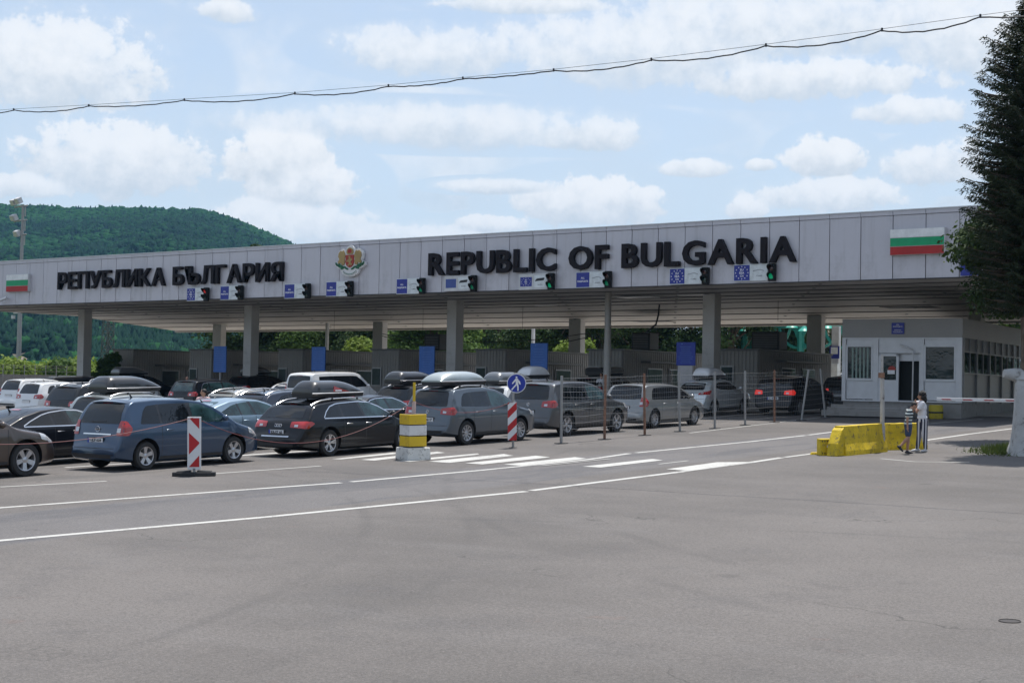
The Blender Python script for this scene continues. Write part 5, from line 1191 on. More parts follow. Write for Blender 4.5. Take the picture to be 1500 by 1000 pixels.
# ---- raising barrier arm
p = Vector(gnd(1500, 634)); t = thing('raising_barrier', 'white raising barrier arm with short red marks across the exit lane', 'barrier', S(-13.2, 50.6), RX)
Lp = 6.1; b = MB(); b.box((-Lp/2, 0, 1.06), (Lp, .05, .11)); arm = b.build('arm', WS, t, bevel=.01)
for k in range(8): 
    b = MB(); b.prism([(-.28, -.018), (.05, -.018), (-.02, .018), (-.33, .018)], .004, Matrix.Translation((-.5-k*.73, -.027, 1.06)) @ Matrix.Rotation(math.pi/2, 4, 'X')); b.build('red_mark', REDS, arm)
b = MB(); b.box((.15, 0, .52), (.4, .4, 1.04)); b.build('cabinet', YEL, t, bevel=.02)
# ---- floodlight mast, pylon, white poles, info post
z1_ = 133; p = at_depth(28, 500, z1_); zg = gz(p.x, p.y); t = thing('floodlight_mast', 'tall lattice-free floodlight mast at the far left', 'floodlight', (p.x, p.y, zg)); topz = hitY(33, 300, p.y).z - zg
b = MB(); b.tube([(0, 0, 0), (0, 0, topz*.45), (0, 0, topz)], [.24, .19, .11], 10); b.build('mast', POST, t, smooth=True)
for k in range(3):
    zz = topz-.15-k*1.25; b = MB(); b.tube([(-1.2, 0, zz), (.6, 0, zz+.05)], .07, 6); b.tube([(.35, .0, zz), (.35, 0, zz-.9)], .05, 6); b.build('arm', POST, t)
for (x, z) in ((-.95, topz+.25), (.1-1, topz-1.1), (-.3, topz+.35), (-.35, topz-2.5)):
    b = MB(); b.box((x, -.25, z), (.55, .4, .5), 0, Matrix.Rotation(.5, 3, 'X')); fl = b.build('floodlight', FRAME, t); b = MB(); b.box((x, -.47, z-.1), (.48, .04, .42), 0, Matrix.Rotation(.5, 3, 'X')); b.build('lens', CLEARL, fl)
b = MB(); b.tube([(-.9, 0, topz*.42), (0, 0, topz*.42)], .05, 6); b.box((-.8, 0, topz*.42+.35), (.9, .2, .12)); b.box((-.8, -.1, topz*.42-.35), (.25, .25, .3)); b.build('camera_arm', FRAME, t)
p = at_depth(157, 540, 150); zg = gz(p.x, p.y)-1; t = thing('lattice_pylon', 'dark lattice pylon seen behind the leftmost column', 'pylon', (p.x, p.y, zg)); b = MB(); hp = 11.0; q0, q1 = .52, .30
for i in range(12):
    za, zb2 = hp*i/12, hp*(i+1)/12; wa, wb = q0+(q1-q0)*i/12, q0+(q1-q0)*(i+1)/12
    C = lambda w, z: [(-w, -w, z), (w, -w, z), (w, w, z), (-w, w, z)]; A_, B_ = C(wa, za), C(wb, zb2)
    for j in range(4): b.tube([A_[j], B_[j]], .05, 4); b.tube([A_[j], B_[(j+1) % 4]], .03, 4); b.tube([A_[(j+1) % 4], B_[j]], .03, 4); b.tube([A_[j], A_[(j+1) % 4]], .03, 4)
b.build('lattice', mat('pylon_steel', (.12, .12, .11), .6, .4), t)
for (u, lab) in ((479, 'white pole above the booths, left of centre'), (781, 'white pole above the tall blue banner')):
    p = at_depth(u, 500, 100); zg = gz(p.x, p.y); t = thing('lamp_pole', lab, 'pole', (p.x, p.y, zg), group='white poles behind the canopy'); b = MB(); b.tube([(0, 0, 0), (0, 0, 8)], .12, 8); b.build('pole', CAPM, t, smooth=True)
p = at_depth(1225, 500, 84); zg = gz(p.x, p.y); t = thing('information_post', 'square white post carrying a blue and white sign beside the office', 'post', (p.x, p.y, zg)); hz = hitY(1225, 478, p.y).z-zg
b = MB(); b.box((0, 0, hz/2), (.42, .3, hz)); b.build('post', mat('white_post', (.6, .62, .63), .5), t, bevel=.01); zc_ = hitY(1225, 516, p.y).z-zg
b = MB(); b.box((0, -.2, zc_), (.56, .05, .68)); sg = b.build('sign', SBLUE, t); b = MB(); b.box((0, -.235, zc_+.09), (.4, .02, .38)); b.build('sign_picture', SWH, sg)
zc_ = hitY(1225, 542, p.y).z-zg; b = MB(); b.box((0, -.25, zc_), (.5, .25, .7)); b.build('cabinet', SWH, t, bevel=.01)

# ------------------------------------------------------------------ people
SKIN = mat('skin', (.40, .22, .15), .55, 0, .06); HAIR = mat('dark_hair', (.012, .009, .008), .6, 0, .3, 30, bump=.5, bscale=80); JEAN = mat('denim', (.04, .06, .12), .8, 0, .15, 20)
WT = mat('white_cotton', (.70, .70, .74), .8, 0, .04, bump=.2, bscale=15); PINK = mat('pink_cotton', (.60, .42, .42), .8); SHOE = mat('dark_shoe', (.02, .02, .03), .6); WSHOE = mat('white_shoe', (.55, .55, .57), .6); ORANGE = mat('orange_shirt', (.55, .08, .03), .8)
def stripes(name, ca, cb, axis, freq, duty=.5):
    m = bpy.data.materials.new(name); m.use_nodes = True; t = NT(m.node_tree); b = t.n['Principled BSDF']; P = t.node('ShaderNodeTexCoord').outputs['Object']; sp = t.node('ShaderNodeSeparateXYZ'); t.l.new(P, sp.inputs[0])
    f = t.math('FRACT', t.math('MULTIPLY', sp.outputs[axis], freq)); t.l.new(t.mix(t.math('GREATER_THAN', f, duty), ca, cb), b.inputs['Base Color']); b.inputs['Roughness'].default_value = .85; return m
STRH = stripes('navy_white_hoops', (.62, .68, .66, 1), (.02, .025, .04, 1), 2, 11.5, .5); STRV = stripes('navy_white_vertical_stripes', (.02, .022, .05, 1), (.66, .66, .70, 1), 0, 13.5, .52)
def blob(name, prims, m, parent, vox=.014, smooth=6):
    """one continuous surface from rounded limbs and masses, fused"""
    b = MB()
    for p in prims:
        if p[0] == 'c':
            _, a, c, r0, r1 = p; a, c = Vector(a), Vector(c); d = c-a; L = max(d.length, 1e-4); Q = Vector((0, 0, 1)).rotation_difference(d.normalized() if d.length > 1e-5 else Vector((0, 0, 1))).to_matrix().to_4x4(); Q.translation = a
            prof = [(max(r0*math.cos(t), .0005), r0*math.sin(t)) for t in np.linspace(-math.pi/2, 0, 5)] + [(max(r1*math.cos(t), .0005), L+r1*math.sin(t)) for t in np.linspace(0, math.pi/2, 5)]
            b.lathe(prof, 14, 0, Q)
        else:
            _, c, rad, Mx = p; Q = Matrix.Translation(Vector(c)) @ Mx.to_4x4() @ Matrix.Diagonal((*rad, 1))
            b.lathe([(max(math.cos(t), .002), math.sin(t)) for t in np.linspace(-math.pi/2, math.pi/2, 11)], 16, 0, Q)
    o = b.build(name, m, None); md = o.modifiers.new('r', 'REMESH'); md.mode = 'VOXEL'; md.voxel_size = vox; md.use_smooth_shade = True
    sm = o.modifiers.new('s', 'SMOOTH'); sm.iterations = smooth; sm.factor = .5
    bpy.context.view_layer.update(); r = bpy.data.meshes.new_from_object(o.evaluated_get(bpy.context.evaluated_depsgraph_get())); bpy.data.objects.remove(o)
    r.materials.clear(); r.materials.append(m); r.polygons.foreach_set('use_smooth', [True]*len(r.polygons)); return link(name, r, parent)
def person(label, loc, face, J, k, top, bottom, shoe, hair='short', rot=None, topname='shirt', botname='trousers', shorts=False, group=None, full=1.0):
    """J: joints in metres for the figure, x to the image right, y away, z up"""
    t = thing('person', label, 'person', loc, RX @ rotz(YAW) if rot is None else rot, group)
    V = lambda n: Vector(J[n])*k
    neck, head, pel, chest = V('neck'), V('head'), V('pelvis'), V('chest'); f = Vector(face).normalized(); side = f.cross(Vector((0, 0, 1))).normalized(); up = side.cross(f).normalized()
    HM = Matrix((side, f, up)).transposed()
    lat = (V('shr')-V('shl')).normalized(); tz = (neck-pel).normalized(); dep = tz.cross(lat).normalized(); TM = Matrix((lat, dep, dep.cross(lat)*-1)).transposed()
    hc = head+up*.015*k
    B = [('e', hc+up*.012*k-f*.01*k, (.074*k, .092*k, .100*k), HM), ('e', hc-up*.045*k+f*.018*k, (.055*k, .062*k, .062*k), HM), ('c', neck-tz*.05*k, hc-up*.05*k-f*.02*k, .055*k, .05*k),
         ('c', hc+f*.086*k+up*.012*k, hc+f*.100*k-up*.022*k, .008*k, .014*k)]
    for sx in (1, -1): B.append(('e', hc+side*.074*k*sx-f*.008*k-up*.008*k, (.012*k, .018*k, .03*k), HM))
    wide = .9 if J.get('slim') else 1*full
    B += [('e', pel, (.145*k*wide, .105*k, .11*k), TM), ('e', (pel+chest)/2, (.125*k*wide, .095*k, .15*k), TM), ('e', chest, (.145*k*wide, .105*k, .15*k), TM)]
    for sd in 'lr':
        dr = (V('wr'+sd)-V('el'+sd)).normalized(); hp = V('wr'+sd)+dr*.05*k
        B += [('c', chest+(V('sh'+sd)-chest)*.5+Vector((0, 0, .04*k)), V('sh'+sd), .06*k, .052*k), ('c', V('sh'+sd), V('el'+sd), .050*k, .037*k), ('c', V('el'+sd), V('wr'+sd), .038*k, .025*k), ('c', V('wr'+sd), hp, .026*k, .034*k),
              ('c', V('hip'+sd), V('kn'+sd), .082*k, .052*k), ('c', V('kn'+sd), V('kn'+sd).lerp(V('an'+sd), .3), .050*k, .054*k), ('c', V('kn'+sd).lerp(V('an'+sd), .3), V('an'+sd), .054*k, .034*k), ('c', V('an'+sd), V('an'+sd)-Vector((0, 0, .03*k)), .035*k, .035*k)]
    body = blob('body', B, SKIN, t, .011, 4)
    for sd in 'lr':       # fingers as short tapered chains rooted in the palm
        dr = (V('wr'+sd)-V('el'+sd)).normalized(); sv = dr.cross(f)
        sv = sv.normalized() if sv.length > .1 else side; pm_ = V('wr'+sd)+dr*.07*k; cu = sv.cross(dr).normalized()
        for q, ln in ((-1.5, .062), (-.5, .075), (.5, .07), (1.5, .055)):
            a = pm_+sv*q*.017*k; c1 = a+dr*ln*.5*k+cu*.006*k; c2 = a+dr*ln*.85*k+cu*.028*k; b = MB(); b.tube([a-dr*.02*k, a, c1, c2, c2+(c2-c1)*.2], [.0095*k, .0095*k, .0088*k, .007*k, .003*k], 7); b.build('finger', SKIN, body, smooth=True)
        a = V('wr'+sd)+dr*.025*k; b = MB(); b.tube([a, a+sv*.038*k+dr*.025*k, a+sv*.044*k+dr*.06*k, a+sv*.040*k+dr*.068*k], [.013*k, .011*k, .008*k, .003*k], 7); b.build('thumb', SKIN, body, smooth=True)
    fc = MB()
    for sx in (1, -1): q = hc+f*.081*k+side*.030*k*sx+up*.016*k; fc.lathe([(.001, -.008*k), (.011*k, -.003*k), (.011*k, .003*k), (.001, .008*k)], 8, 0, Matrix.Translation(q))
    fc.build('eyes', HAIR, body)
    fc = MB(); q = hc+f*.082*k-up*.052*k; fc.tube([q-side*.022*k-f*.006*k, q+f*.003*k, q+side*.022*k-f*.006*k], .005*k, 5); fc.build('mouth', mat('lips', (.28, .09, .08), .5), body)
    if hair == 'curly': hb = [('e', hc-f*.035*k+up*.05*k, (.105*k, .11*k, .095*k), HM), ('e', hc-f*.065*k-up*.03*k, (.115*k, .09*k, .10*k), HM), ('e', hc-f*.09*k-up*.11*k, (.10*k, .06*k, .07*k), HM)]
    elif hair == 'bun': hb = [('e', hc-f*.022*k+up*.03*k, (.082*k, .092*k, .088*k), HM), ('c', hc-f*.10*k, hc-f*.13*k-up*.14*k, .035*k, .02*k)]
    else: hb = [('e', hc-f*.022*k+up*.036*k, (.080*k, .090*k, .080*k), HM), ('e', hc-f*.045*k-up*.01*k, (.072*k, .06*k, .06*k), HM)]
    o = blob('hair', hb, HAIR, t, .012, 2)
    if hair == 'curly':
        for v in o.data.vertices: v.co += v.normal*mnoise.noise(v.co*30)*.03*k
    C = [('e', pel+Vector((0, 0, .03*k)), (.168*k*wide, .125*k, .09*k), TM), ('e', (pel+chest)/2, (.148*k*wide, .112*k, .19*k), TM), ('e', chest, (.165*k*wide, .122*k, .165*k), TM)]
    for sd in 'lr':
        C += [('c', chest.lerp(neck, .6)+(V('sh'+sd)-chest)*.25, V('sh'+sd), .062*k, .065*k), ('c', V('sh'+sd), V('sh'+sd).lerp(V('el'+sd), .58), .066*k, .060*k)]
    blob(topname, C, top, t, .013, 5)
    C = [('e', pel-Vector((0, 0, .03*k)), (.160*k*wide, .122*k, .105*k), TM)]
    for sd in 'lr':
        if shorts: C += [('c', V('hip'+sd)-Vector((0, 0, .01*k)), V('hip'+sd).lerp(V('kn'+sd), .72), .098*k, .088*k)]
        else: C += [('c', V('hip'+sd), V('kn'+sd), .097*k*full, .072*k*full), ('c', V('kn'+sd), V('an'+sd)+Vector((0, 0, .01*k)), .072*k*full, .052*k)]
    blob(botname, C, bottom, t, .013, 3)
    for sd in 'lr':
        a = V('an'+sd); td = Vector(J.get('toe'+sd, (f.x, f.y, 0))).normalized(); dn = Vector((0, 0, -1)) if td.z > -.2 else td.cross(side).normalized()*(1 if td.cross(side).z < 0 else -1)
        blob('shoe', [('c', a-td*.045*k+dn*.045*k, a+td*.05*k+dn*.05*k, .038*k, .040*k), ('c', a+td*.05*k+dn*.05*k, a+td*.15*k+dn*.062*k, .040*k, .028*k), ('c', a+dn*.01*k, a+dn*.04*k, .042*k, .042*k)], shoe, t, .012, 3)
    return t
base_pose = dict(pelvis=(0, 0, .92), chest=(0, 0, 1.28), neck=(0, 0, 1.46), head=(0, 0, 1.58), shl=(-.17, 0, 1.38), shr=(.17, 0, 1.38), ell=(-.22, .02, 1.10), elr=(.22, .02, 1.10), wrl=(-.23, -.06, .86), wrr=(.23, -.06, .86),
                 hipl=(-.09, 0, .88), hipr=(.09, 0, .88), knl=(-.10, -.01, .48), knr=(.10, -.01, .48), anl=(-.10, .02, .09), anr=(.10, .02, .09))
# woman: turned to the left and slightly away, arms raised in front of her face
wj = dict(base_pose); wj.update( pelvis=(.0, 0, .92), chest=(-.01, 0, 1.24), neck=(.0, 0, 1.41), head=(-.03, 0, 1.53), shl=(-.10, .14, 1.35), shr=(-.03, -.15, 1.35), ell=(-.22, .17, 1.12), elr=(-.19, -.14, 1.12), wrl=(-.18, .06, 1.33), wrr=(-.17, .0, 1.32),
     hipl=(-.03, .08, .87), hipr=(.03, -.08, .87), knl=(-.05, .09, .48), knr=(.05, -.07, .48), anl=(-.11, .11, .09), anr=(.07, -.06, .09), toel=(-1, 0, 0), toer=(-.8, -.5, 0))
person('woman in white top and navy-striped trousers, back of dark curly hair showing', G(1351, 661.5), (-1, .3, -.1), wj, .965, WT, STRV, WSHOE, 'curly', topname='white_top', full=1.12)
bj = dict(base_pose); bj.update(slim=1, pelvis=(0, 0, .90), chest=(.04, 0, 1.20), neck=(.10, 0, 1.38), head=(.19, 0, 1.46), shl=(.04, .15, 1.32), shr=(.0, -.16, 1.32), ell=(.04, .2, 1.06), elr=(-.07, -.20, 1.06), wrl=(.12, .2, .84), wrr=(-.06, -.19, .82),
     hipl=(0, .07, .86), hipr=(.02, -.07, .86), knl=(.03, .08, .47), knr=(-.02, -.09, .50), anl=(.0, .08, .09), anr=(-.26, -.10, .24), toel=(1, 0, -.0), toer=(.75, 0, -.65))
person('boy in striped T-shirt and denim shorts walking with head bowed', G(1330, 664.5), (.85, -.1, -.5), bj, .86, STRH, JEAN, SHOE, 'short', topname='striped_shirt', botname='shorts', shorts=True)
pp = dict(base_pose)
def placed(u, vtop, z, lab, top, hair, face, k=1.0):
    p = at_depth(u, vtop, z); q = RX.inverted() @ p; loc = S(q.x, q.y); return person(lab, loc, face, pp, k, top, JEAN, SHOE, hair)
placed(881, 545, 73, 'man in a white shirt standing among the cars beside the prop post', WT, 'short', (-.6, -.8, 0), 1.03)
placed(274, 543, 81, 'person in a white shirt standing behind the black SUV', WT, 'short', (.3, -1, 0), 1.0)
placed(298, 566, 46.5, 'woman in pale pink with tied dark hair between the cars', PINK, 'bun', (-1, -.2, 0), .95)

# ------------------------------------------------------------------ vegetation
def leaf_mat(name, a, b_, rough=.7, trans=.25, scale=.6, spec=.25):
    m = bpy.data.materials.new(name); m.use_nodes = True; t = NT(m.node_tree); b = t.n['Principled BSDF']; out = t.n['Material Output']
    P = t.node('ShaderNodeTexCoord').outputs['Object']; at = t.node('ShaderNodeAttribute'); at.attribute_name = 'tint'
    f = t.math('ADD', t.math('MULTIPLY', at.outputs['Fac'], .6), t.math('MULTIPLY', t.smooth(t.noise(P, scale, 4, .6), .3, .7), .4))
    c = t.mix(f, (*a, 1), (*b_, 1)); t.l.new(c, b.inputs['Base Color']); b.inputs['Roughness'].default_value = rough; b.inputs['Specular IOR Level'].default_value = spec
    if trans:
        tr = t.node('ShaderNodeBsdfTranslucent'); t.l.new(c, tr.inputs[0]); ms = t.node('ShaderNodeMixShader'); ms.inputs[0].default_value = trans
        t.l.new(b.outputs[0], ms.inputs[1]); t.l.new(tr.outputs[0], ms.inputs[2]); t.l.new(ms.outputs[0], out.inputs[0])
    return m
BARK = mat('bark', (.10, .075, .055), .9, 0, .3, 6, bump=.8, bscale=14)
def np_mesh(name, V, F, m, parent=None, tint=None, smooth=False):
    """V (n,3), F (k,3|4) numpy"""
    me = bpy.data.meshes.new(name); nv, nf, c = len(V), len(F), F.shape[1]
    me.vertices.add(nv); me.vertices.foreach_set('co', V.astype(np.float32).ravel()); me.loops.add(nf*c); me.loops.foreach_set('vertex_index', F.astype(np.int32).ravel())
    me.polygons.add(nf); me.polygons.foreach_set('loop_start', np.arange(nf, dtype=np.int32)*c)
    if tint is not None:
        a = me.attributes.new('tint', 'FLOAT', 'POINT'); a.data.foreach_set('value', tint.astype(np.float32))
    if smooth: me.polygons.foreach_set('use_smooth', [True]*nf)
    me.materials.append(m); me.update(calc_edges=True); me.validate(); return link(name, me, parent)
def leaves(centres, radii, n, size, flat=.75, droop=0, seed=0, elong=1.5):
    """leaf quads scattered through clump volumes"""
    g = np.random.default_rng(seed); centres = np.array(centres, float); radii = np.array(radii, float)
    w = radii**2; idx = g.choice(len(centres), n, p=w/w.sum()); d = g.normal(size=(n, 3)); d /= np.linalg.norm(d, axis=1)[:, None]
    rr = radii[idx]*(g.random(n)**.42)*(1+.18*g.normal(size=n)); sc = np.array([1, 1, flat]); P = centres[idx]+d*rr[:, None]*sc
    nr = d*1.0+g.normal(size=(n, 3))*.7+np.array([0, 0, .45]); nr /= np.linalg.norm(nr, axis=1)[:, None]
    a = np.cross(nr, g.normal(size=(n, 3))); a /= np.linalg.norm(a, axis=1)[:, None]; b_ = np.cross(nr, a); s = size*(.6+.8*g.random(n))[:, None]
    V = np.stack([P-a*s*.5*elong, P-b_*s*.42+nr*s*.06, P+a*s*.5*elong, P+b_*s*.42-nr*s*.05], 1).reshape(-1, 3); F = np.arange(4*n).reshape(n, 4)
    clump = g.random(len(centres)); tint = np.repeat(np.clip(clump[idx]*.65+g.random(n)*.45, 0, 1), 4); return V, F, tint
def broad_tree(label, pos, h, cw, m, n=5000, size=.3, trunk=.3, name='broadleaf_tree', clumps=34, base=.25, seed=0, group=None, lab2=None):
    g = np.random.default_rng(seed+11); t = thing(name, label, 'tree', pos, group=group); cs, rs = [], []
    for k in range(clumps):
        a = g.random()*2*math.pi; q = g.random(); z = h*(base+(.97-base)*q); prof = math.sin(math.pi*min(1, (q*.86+.14)))**.6
        r = cw*prof*(.35+.65*g.random()**.5)*.8; cs.append((math.cos(a)*r, math.sin(a)*r, z-.08*cw)); rs.append(cw*(.20+.20*g.random()))
    V, F, ti = leaves(cs, rs, n, size, seed=seed); np_mesh('crown', V, F, m, t, ti)
    b = MB(); pts = [(0, 0, -.3), (g.normal()*.1, g.normal()*.1, h*.3), (g.normal()*.25, g.normal()*.25, h*.6), (0, 0, h*.85)]; b.tube(pts, [trunk, trunk*.75, trunk*.45, .04], 9)
    for k in range(0, clumps, 3):
        c = cs[k]; z0 = h*(base*.6+.35*g.random()); b.tube([(0, 0, z0), (c[0]*.5, c[1]*.5, (z0+c[2])/2+.2), c], [trunk*.35, trunk*.2, .03], 5)
    b.build('trunk', BARK, t, smooth=True); return t
LG1 = leaf_mat('leaf_dark_green', (.018, .040, .012), (.055, .095, .025)); LG2 = leaf_mat('leaf_mid_green', (.04, .085, .018), (.10, .17, .04), trans=.35); LG3 = leaf_mat('leaf_yellow_green', (.10, .17, .02), (.20, .27, .05), trans=.35)
LS_ = leaf_mat('needle_dark', (.012, .022, .010), (.035, .05, .02), trans=.05, scale=1.5); LG4 = leaf_mat('leaf_glossy_dark', (.016, .034, .010), (.05, .085, .022), trans=.2)
def tree_at(u, depth, h, cw, m, label, **k):
    p = at_depth(u, 500, depth); return broad_tree(label, (p.x, p.y, gz(p.x, p.y)), h, cw, m, **k)
TG = 'trees behind the canopy'
for i, (u, d, h, cw, m, lab) in enumerate((
    (372, 128, 9.0, 5.0, LG1, 'dark tree behind the canopy right of the leftmost blue banner'), (425, 132, 8.5, 5.0, LG1, 'dark tree behind the canopy above the third booth'), (480, 126, 8.2, 4.0, LG2, 'mid green tree behind the white pole left of centre'),
    (522, 120, 7.6, 3.2, LG1, 'dark narrow tree left of the back column at centre left'), (530, 108, 3.8, 2.4, LG3, 'pale yellow-green bush at the end of the third booth'), (630, 112, 7.0, 4.0, LG2, 'bright green round tree seen between the two middle columns'), (672, 118, 5.2, 2.6, LG3, 'light green bush right of the middle front column'),
    (735, 128, 10.5, 5.5, LG1, 'dark tree behind the white pole at the middle'), (800, 122, 10.0, 5.0, LG1, 'dark tree behind the tall middle banner'), (880, 126, 10.5, 5.5, LG1, 'dark tree behind the grey prop post'), (945, 120, 10.5, 5.0, LG1, 'dark tree behind the missing soffit board'),
    (1010, 122, 10.5, 5.0, LG1, 'dark tree behind the deep blue banner'), (1068, 118, 9.5, 4.0, LG1, 'dark tree left of the green steel canopy'), (846, 112, 4.0, 2.2, LG3, 'sunlit bush beside the wide back column'), (1120, 138, 11, 4.5, LG1, 'dark tree seen through the green steel canopy'),
    (1205, 140, 11, 5.0, LG1, 'dark tree beside the white information post'), (1270, 150, 12, 6, LG1, 'dark tree hidden mostly by the office'), (760, 145, 12, 6, LG1, 'tall dark tree in the rear row, middle'), (580, 150, 9.0, 4.0, LG1, 'distant dark tree right of the back column')) ):
    tree_at(u, d, h, cw, m, lab, n=17000, size=.20, seed=i, group=TG)
p = at_depth(370, 354, 150); tree_at(371, 150, p.z-gz(p.x, p.y), 1.6, LG1, 'tree whose tip pokes above the fascia near the Cyrillic letters', n=2500, size=.3, seed=77, group=TG)
# hanging vine left of first booth
p = at_depth(160, 545, 98); t = thing('vine', 'leafy green vine bush beside the leftmost booth', 'plant', (p.x, p.y, gz(p.x, p.y))); V, F, ti = leaves([(-.6, 0, 1.3), (.1, 0, 2.0), (.4, 0, 2.7), (-.2, 0, 2.2), (.6, 0, 1.3), (-1.0, 0, .8)], [.8, .8, .5, .7, .8, .7], 2600, .22, seed=5); np_mesh('foliage', V, F, LG2, t, ti)
b = MB(); b.tube([(0, 0, -.2), (0, 0, 2.2)], .08, 6); b.build('stem', BARK, t)
# boundary wall and hedge at the left
pa, pb = at_depth(-60, 548, 108), at_depth(128, 548, 112)
zt_ = hitY(70, 549, (pa.y+pb.y)/2).z
d = Vector((pb.x-pa.x, pb.y-pa.y, 0)); Lw = d.length; ang = math.atan2(d.y, d.x); zg = gz(pa.x, pa.y)-1.0
t = thing('boundary_wall', 'long grey concrete boundary wall with thin posts at the left', 'wall', (pa.x, pa.y, zg), rotz(ang)); hw = zt_-zg
nbay = 12
for k in range(nbay): 
    b = MB(); b.box((Lw*(k+.5)/nbay, 0, hw/2), (Lw/nbay-.05, .2, hw)); b.build('wall_panel', CONC, t)
for k in range(nbay+1):
    b = MB(); b.tube([(Lw*k/nbay, 0, hw), (Lw*k/nbay, 0, hw+.7)], .03, 5); b.box((Lw*k/nbay, -.02, hw/2), (.12, .26, hw)); b.build('post', POST, t)
b = MB()
for z in (.25, .5, .65): b.tube([(0, 0, hw+z), (Lw, 0, hw+z)], .012, 4)
b.build('wires', SEAM, t)
g = np.random.default_rng(3)
for i, u in enumerate((-40, -12, 14, 42, 66, 92, 116, 140)):
    dpt = 122+g.random()*6; p = at_depth(u, 522+g.random()*10+ (4 if i > 3 else 0), dpt); zg = gz(p.x, p.y)-1; h = p.z-zg
    t = thing('shrub', 'yellow-green shrub behind the boundary wall, %s' % ('at the very left edge', 'left of the mast', 'left of the mast foot', 'right of the mast', 'mid wall', 'above the right half of the wall', 'left of the first column', 'right of the first column')[i], 'shrub', (p.x, p.y, zg), group='shrubs behind the boundary wall')
    cs = [(g.normal()*.9, g.normal()*.8, h*(.45+.5*g.random())-.3) for _ in range(12)]; V, F, ti = leaves(cs, [.8+.5*g.random() for _ in cs], 3500, .24, seed=i+40); np_mesh('foliage', V, F, LG3 if i != 5 else LG2, t, ti)
    b = MB(); b.tube([(0, 0, 0), (0, 0, h*.6)], .1, 5); b.build('stem', BARK, t)

# ---- the conifer at the right
def conifer():
    p = G(1513, 666); t = thing('conifer', 'tall dark conifer with a whitewashed trunk at the right edge', 'tree', p); g = np.random.default_rng(12); H = 12.6
    top = at_depth(1512, 10, (RX.inverted() @ p).length*0+40.0); H = 11.9
    V, F, T = [], [], []; k = 0; br = MB()
    NB = 360
    for i in range(NB):
        q = (i+.5)/NB; z = 3.7+(H-3.7)*q; Lr = (np.interp(q, [0, .12, .4, .65, .85, 1], [1.1, 1.45, 1.72, 1.5, 1.12, .30]))*(.80+.36*g.random()); a = i*2.39996+g.normal()*.2
        da = np.array([math.cos(a), math.sin(a), 0]); sd = np.array([-da[1], da[0], 0]); pts = []
        for s in np.linspace(0, 1, 7): pts.append(np.array([0, 0, z])+da*Lr*s+np.array([0, 0, (.30*(1-q)-.05)*(-1.1*s*s*Lr*.55)+.22*s**3*Lr+(.10*Lr*s if q > .7 else 0)]))
        br.tube([tuple(x) for x in pts], [.035*(1-q)+.012]*5+[.01, .006], 4, cap=False)
        nt = int(10+Lr*24)
        for j in range(nt):
            s = .12+.88*(j+g.random())/nt; s = min(s, 1); f = s*6; i0 = min(int(f), 5); c = pts[i0]*(1-(f-i0))+pts[i0+1]*(f-i0); sgn = 1 if j % 2 else -1
            tl = (.16+.34*Lr/3)*(1.15-.6*s)*(.7+.6*g.random()); dirn = da*(.55+.3*g.random())+sd*sgn*(.9)+np.array([0, 0, -.25-.35*g.random()]); dirn /= np.linalg.norm(dirn)
            nq = 8
            for e in range(nq):
                c0 = c+dirn*tl*e/nq; dd = dirn+g.normal(size=3)*.42; dd /= np.linalg.norm(dd); l = tl/nq*2.2+.05; w = np.cross(dd, g.normal(size=3)); w /= np.linalg.norm(w); wd = .009+.008*g.random()
                V += [c0, c0+dd*l*.5+w*wd, c0+dd*l, c0+dd*l*.5-w*wd]; F.append((k, k+1, k+2, k+3)); k += 4; T += [.2+.5*s*g.random()+.2*g.random()]*4
    np_mesh('crown', np.array(V), np.array(F), LS_, t, np.array(T)); br.build('branches', BARK, t)
    b = MB(); b.tube([(0, 0, 1.8), (.02, .02, 4), (0, 0, 8), (0, 0, H)], [.36, .26, .13, .02], 14); b.build('trunk', BARK, t, smooth=True)
    b = MB(); n = 36; lv = [(-.1, .74), (.08, .68), (.3, .60), (.7, .55), (1.2, .51), (1.6, .49), (1.95, .47), (2.05, .40), (2.08, .1)]
    for z, r in lv:
        for j in range(n):
            a = 2*math.pi*j/n; rr = r*(1+.10*math.sin(3*a+z*.6)+.05*math.sin(9*a+z)+.04*mnoise.noise(Vector((math.cos(a)*3, math.sin(a)*3, z*2)))); b.v.append((rr*math.cos(a), rr*math.sin(a), z))
    for i in range(len(lv)-1):
        for j in range(n): b.f.append((i*n+j, i*n+(j+1) % n, (i+1)*n+(j+1) % n, (i+1)*n+j)); b.m.append(0)
    lime = mat('lime_wash', (.42, .42, .42), .9, 0, .12, 3, bump=1.0, bscale=9, dirt=(.16, .15, .14, .9), dscale=5); b.build('whitewashed_base', lime, t, smooth=True)
    b = MB(); L = Matrix.Rotation(math.radians(0), 3, 'Z'); ux = Vector((.805, .593, 0))
    b.tube([ux*-.3+Vector((0, 0, 2.02)), ux*-.52+Vector((0, 0, 2.08)), ux*-.78+Vector((0, 0, 2.10))], [.22, .17, .11], 10); b.tube([Vector((0, 0, 1.95)), Vector((0, 0, 2.15))], [.55, .42], 14); b.build('burr', lime, t, smooth=True)
    return p
CP = conifer()
p = at_depth(1512, 500, 46); broad_tree('dense dark broadleaf tree mingled with the conifer at the right edge', (p.x, p.y, gz(p.x, p.y)), 8.8, 2.35, LG4, n=34000, size=.11, trunk=.16, clumps=52, base=.50, seed=31)
p = at_depth(1500, 500, 84); broad_tree('olive tree seen below the conifer above the office roof', (p.x, p.y, gz(p.x, p.y)), 7.0, 3.2, LG2, n=12000, size=.15, trunk=.1, clumps=22, base=.55, seed=32)
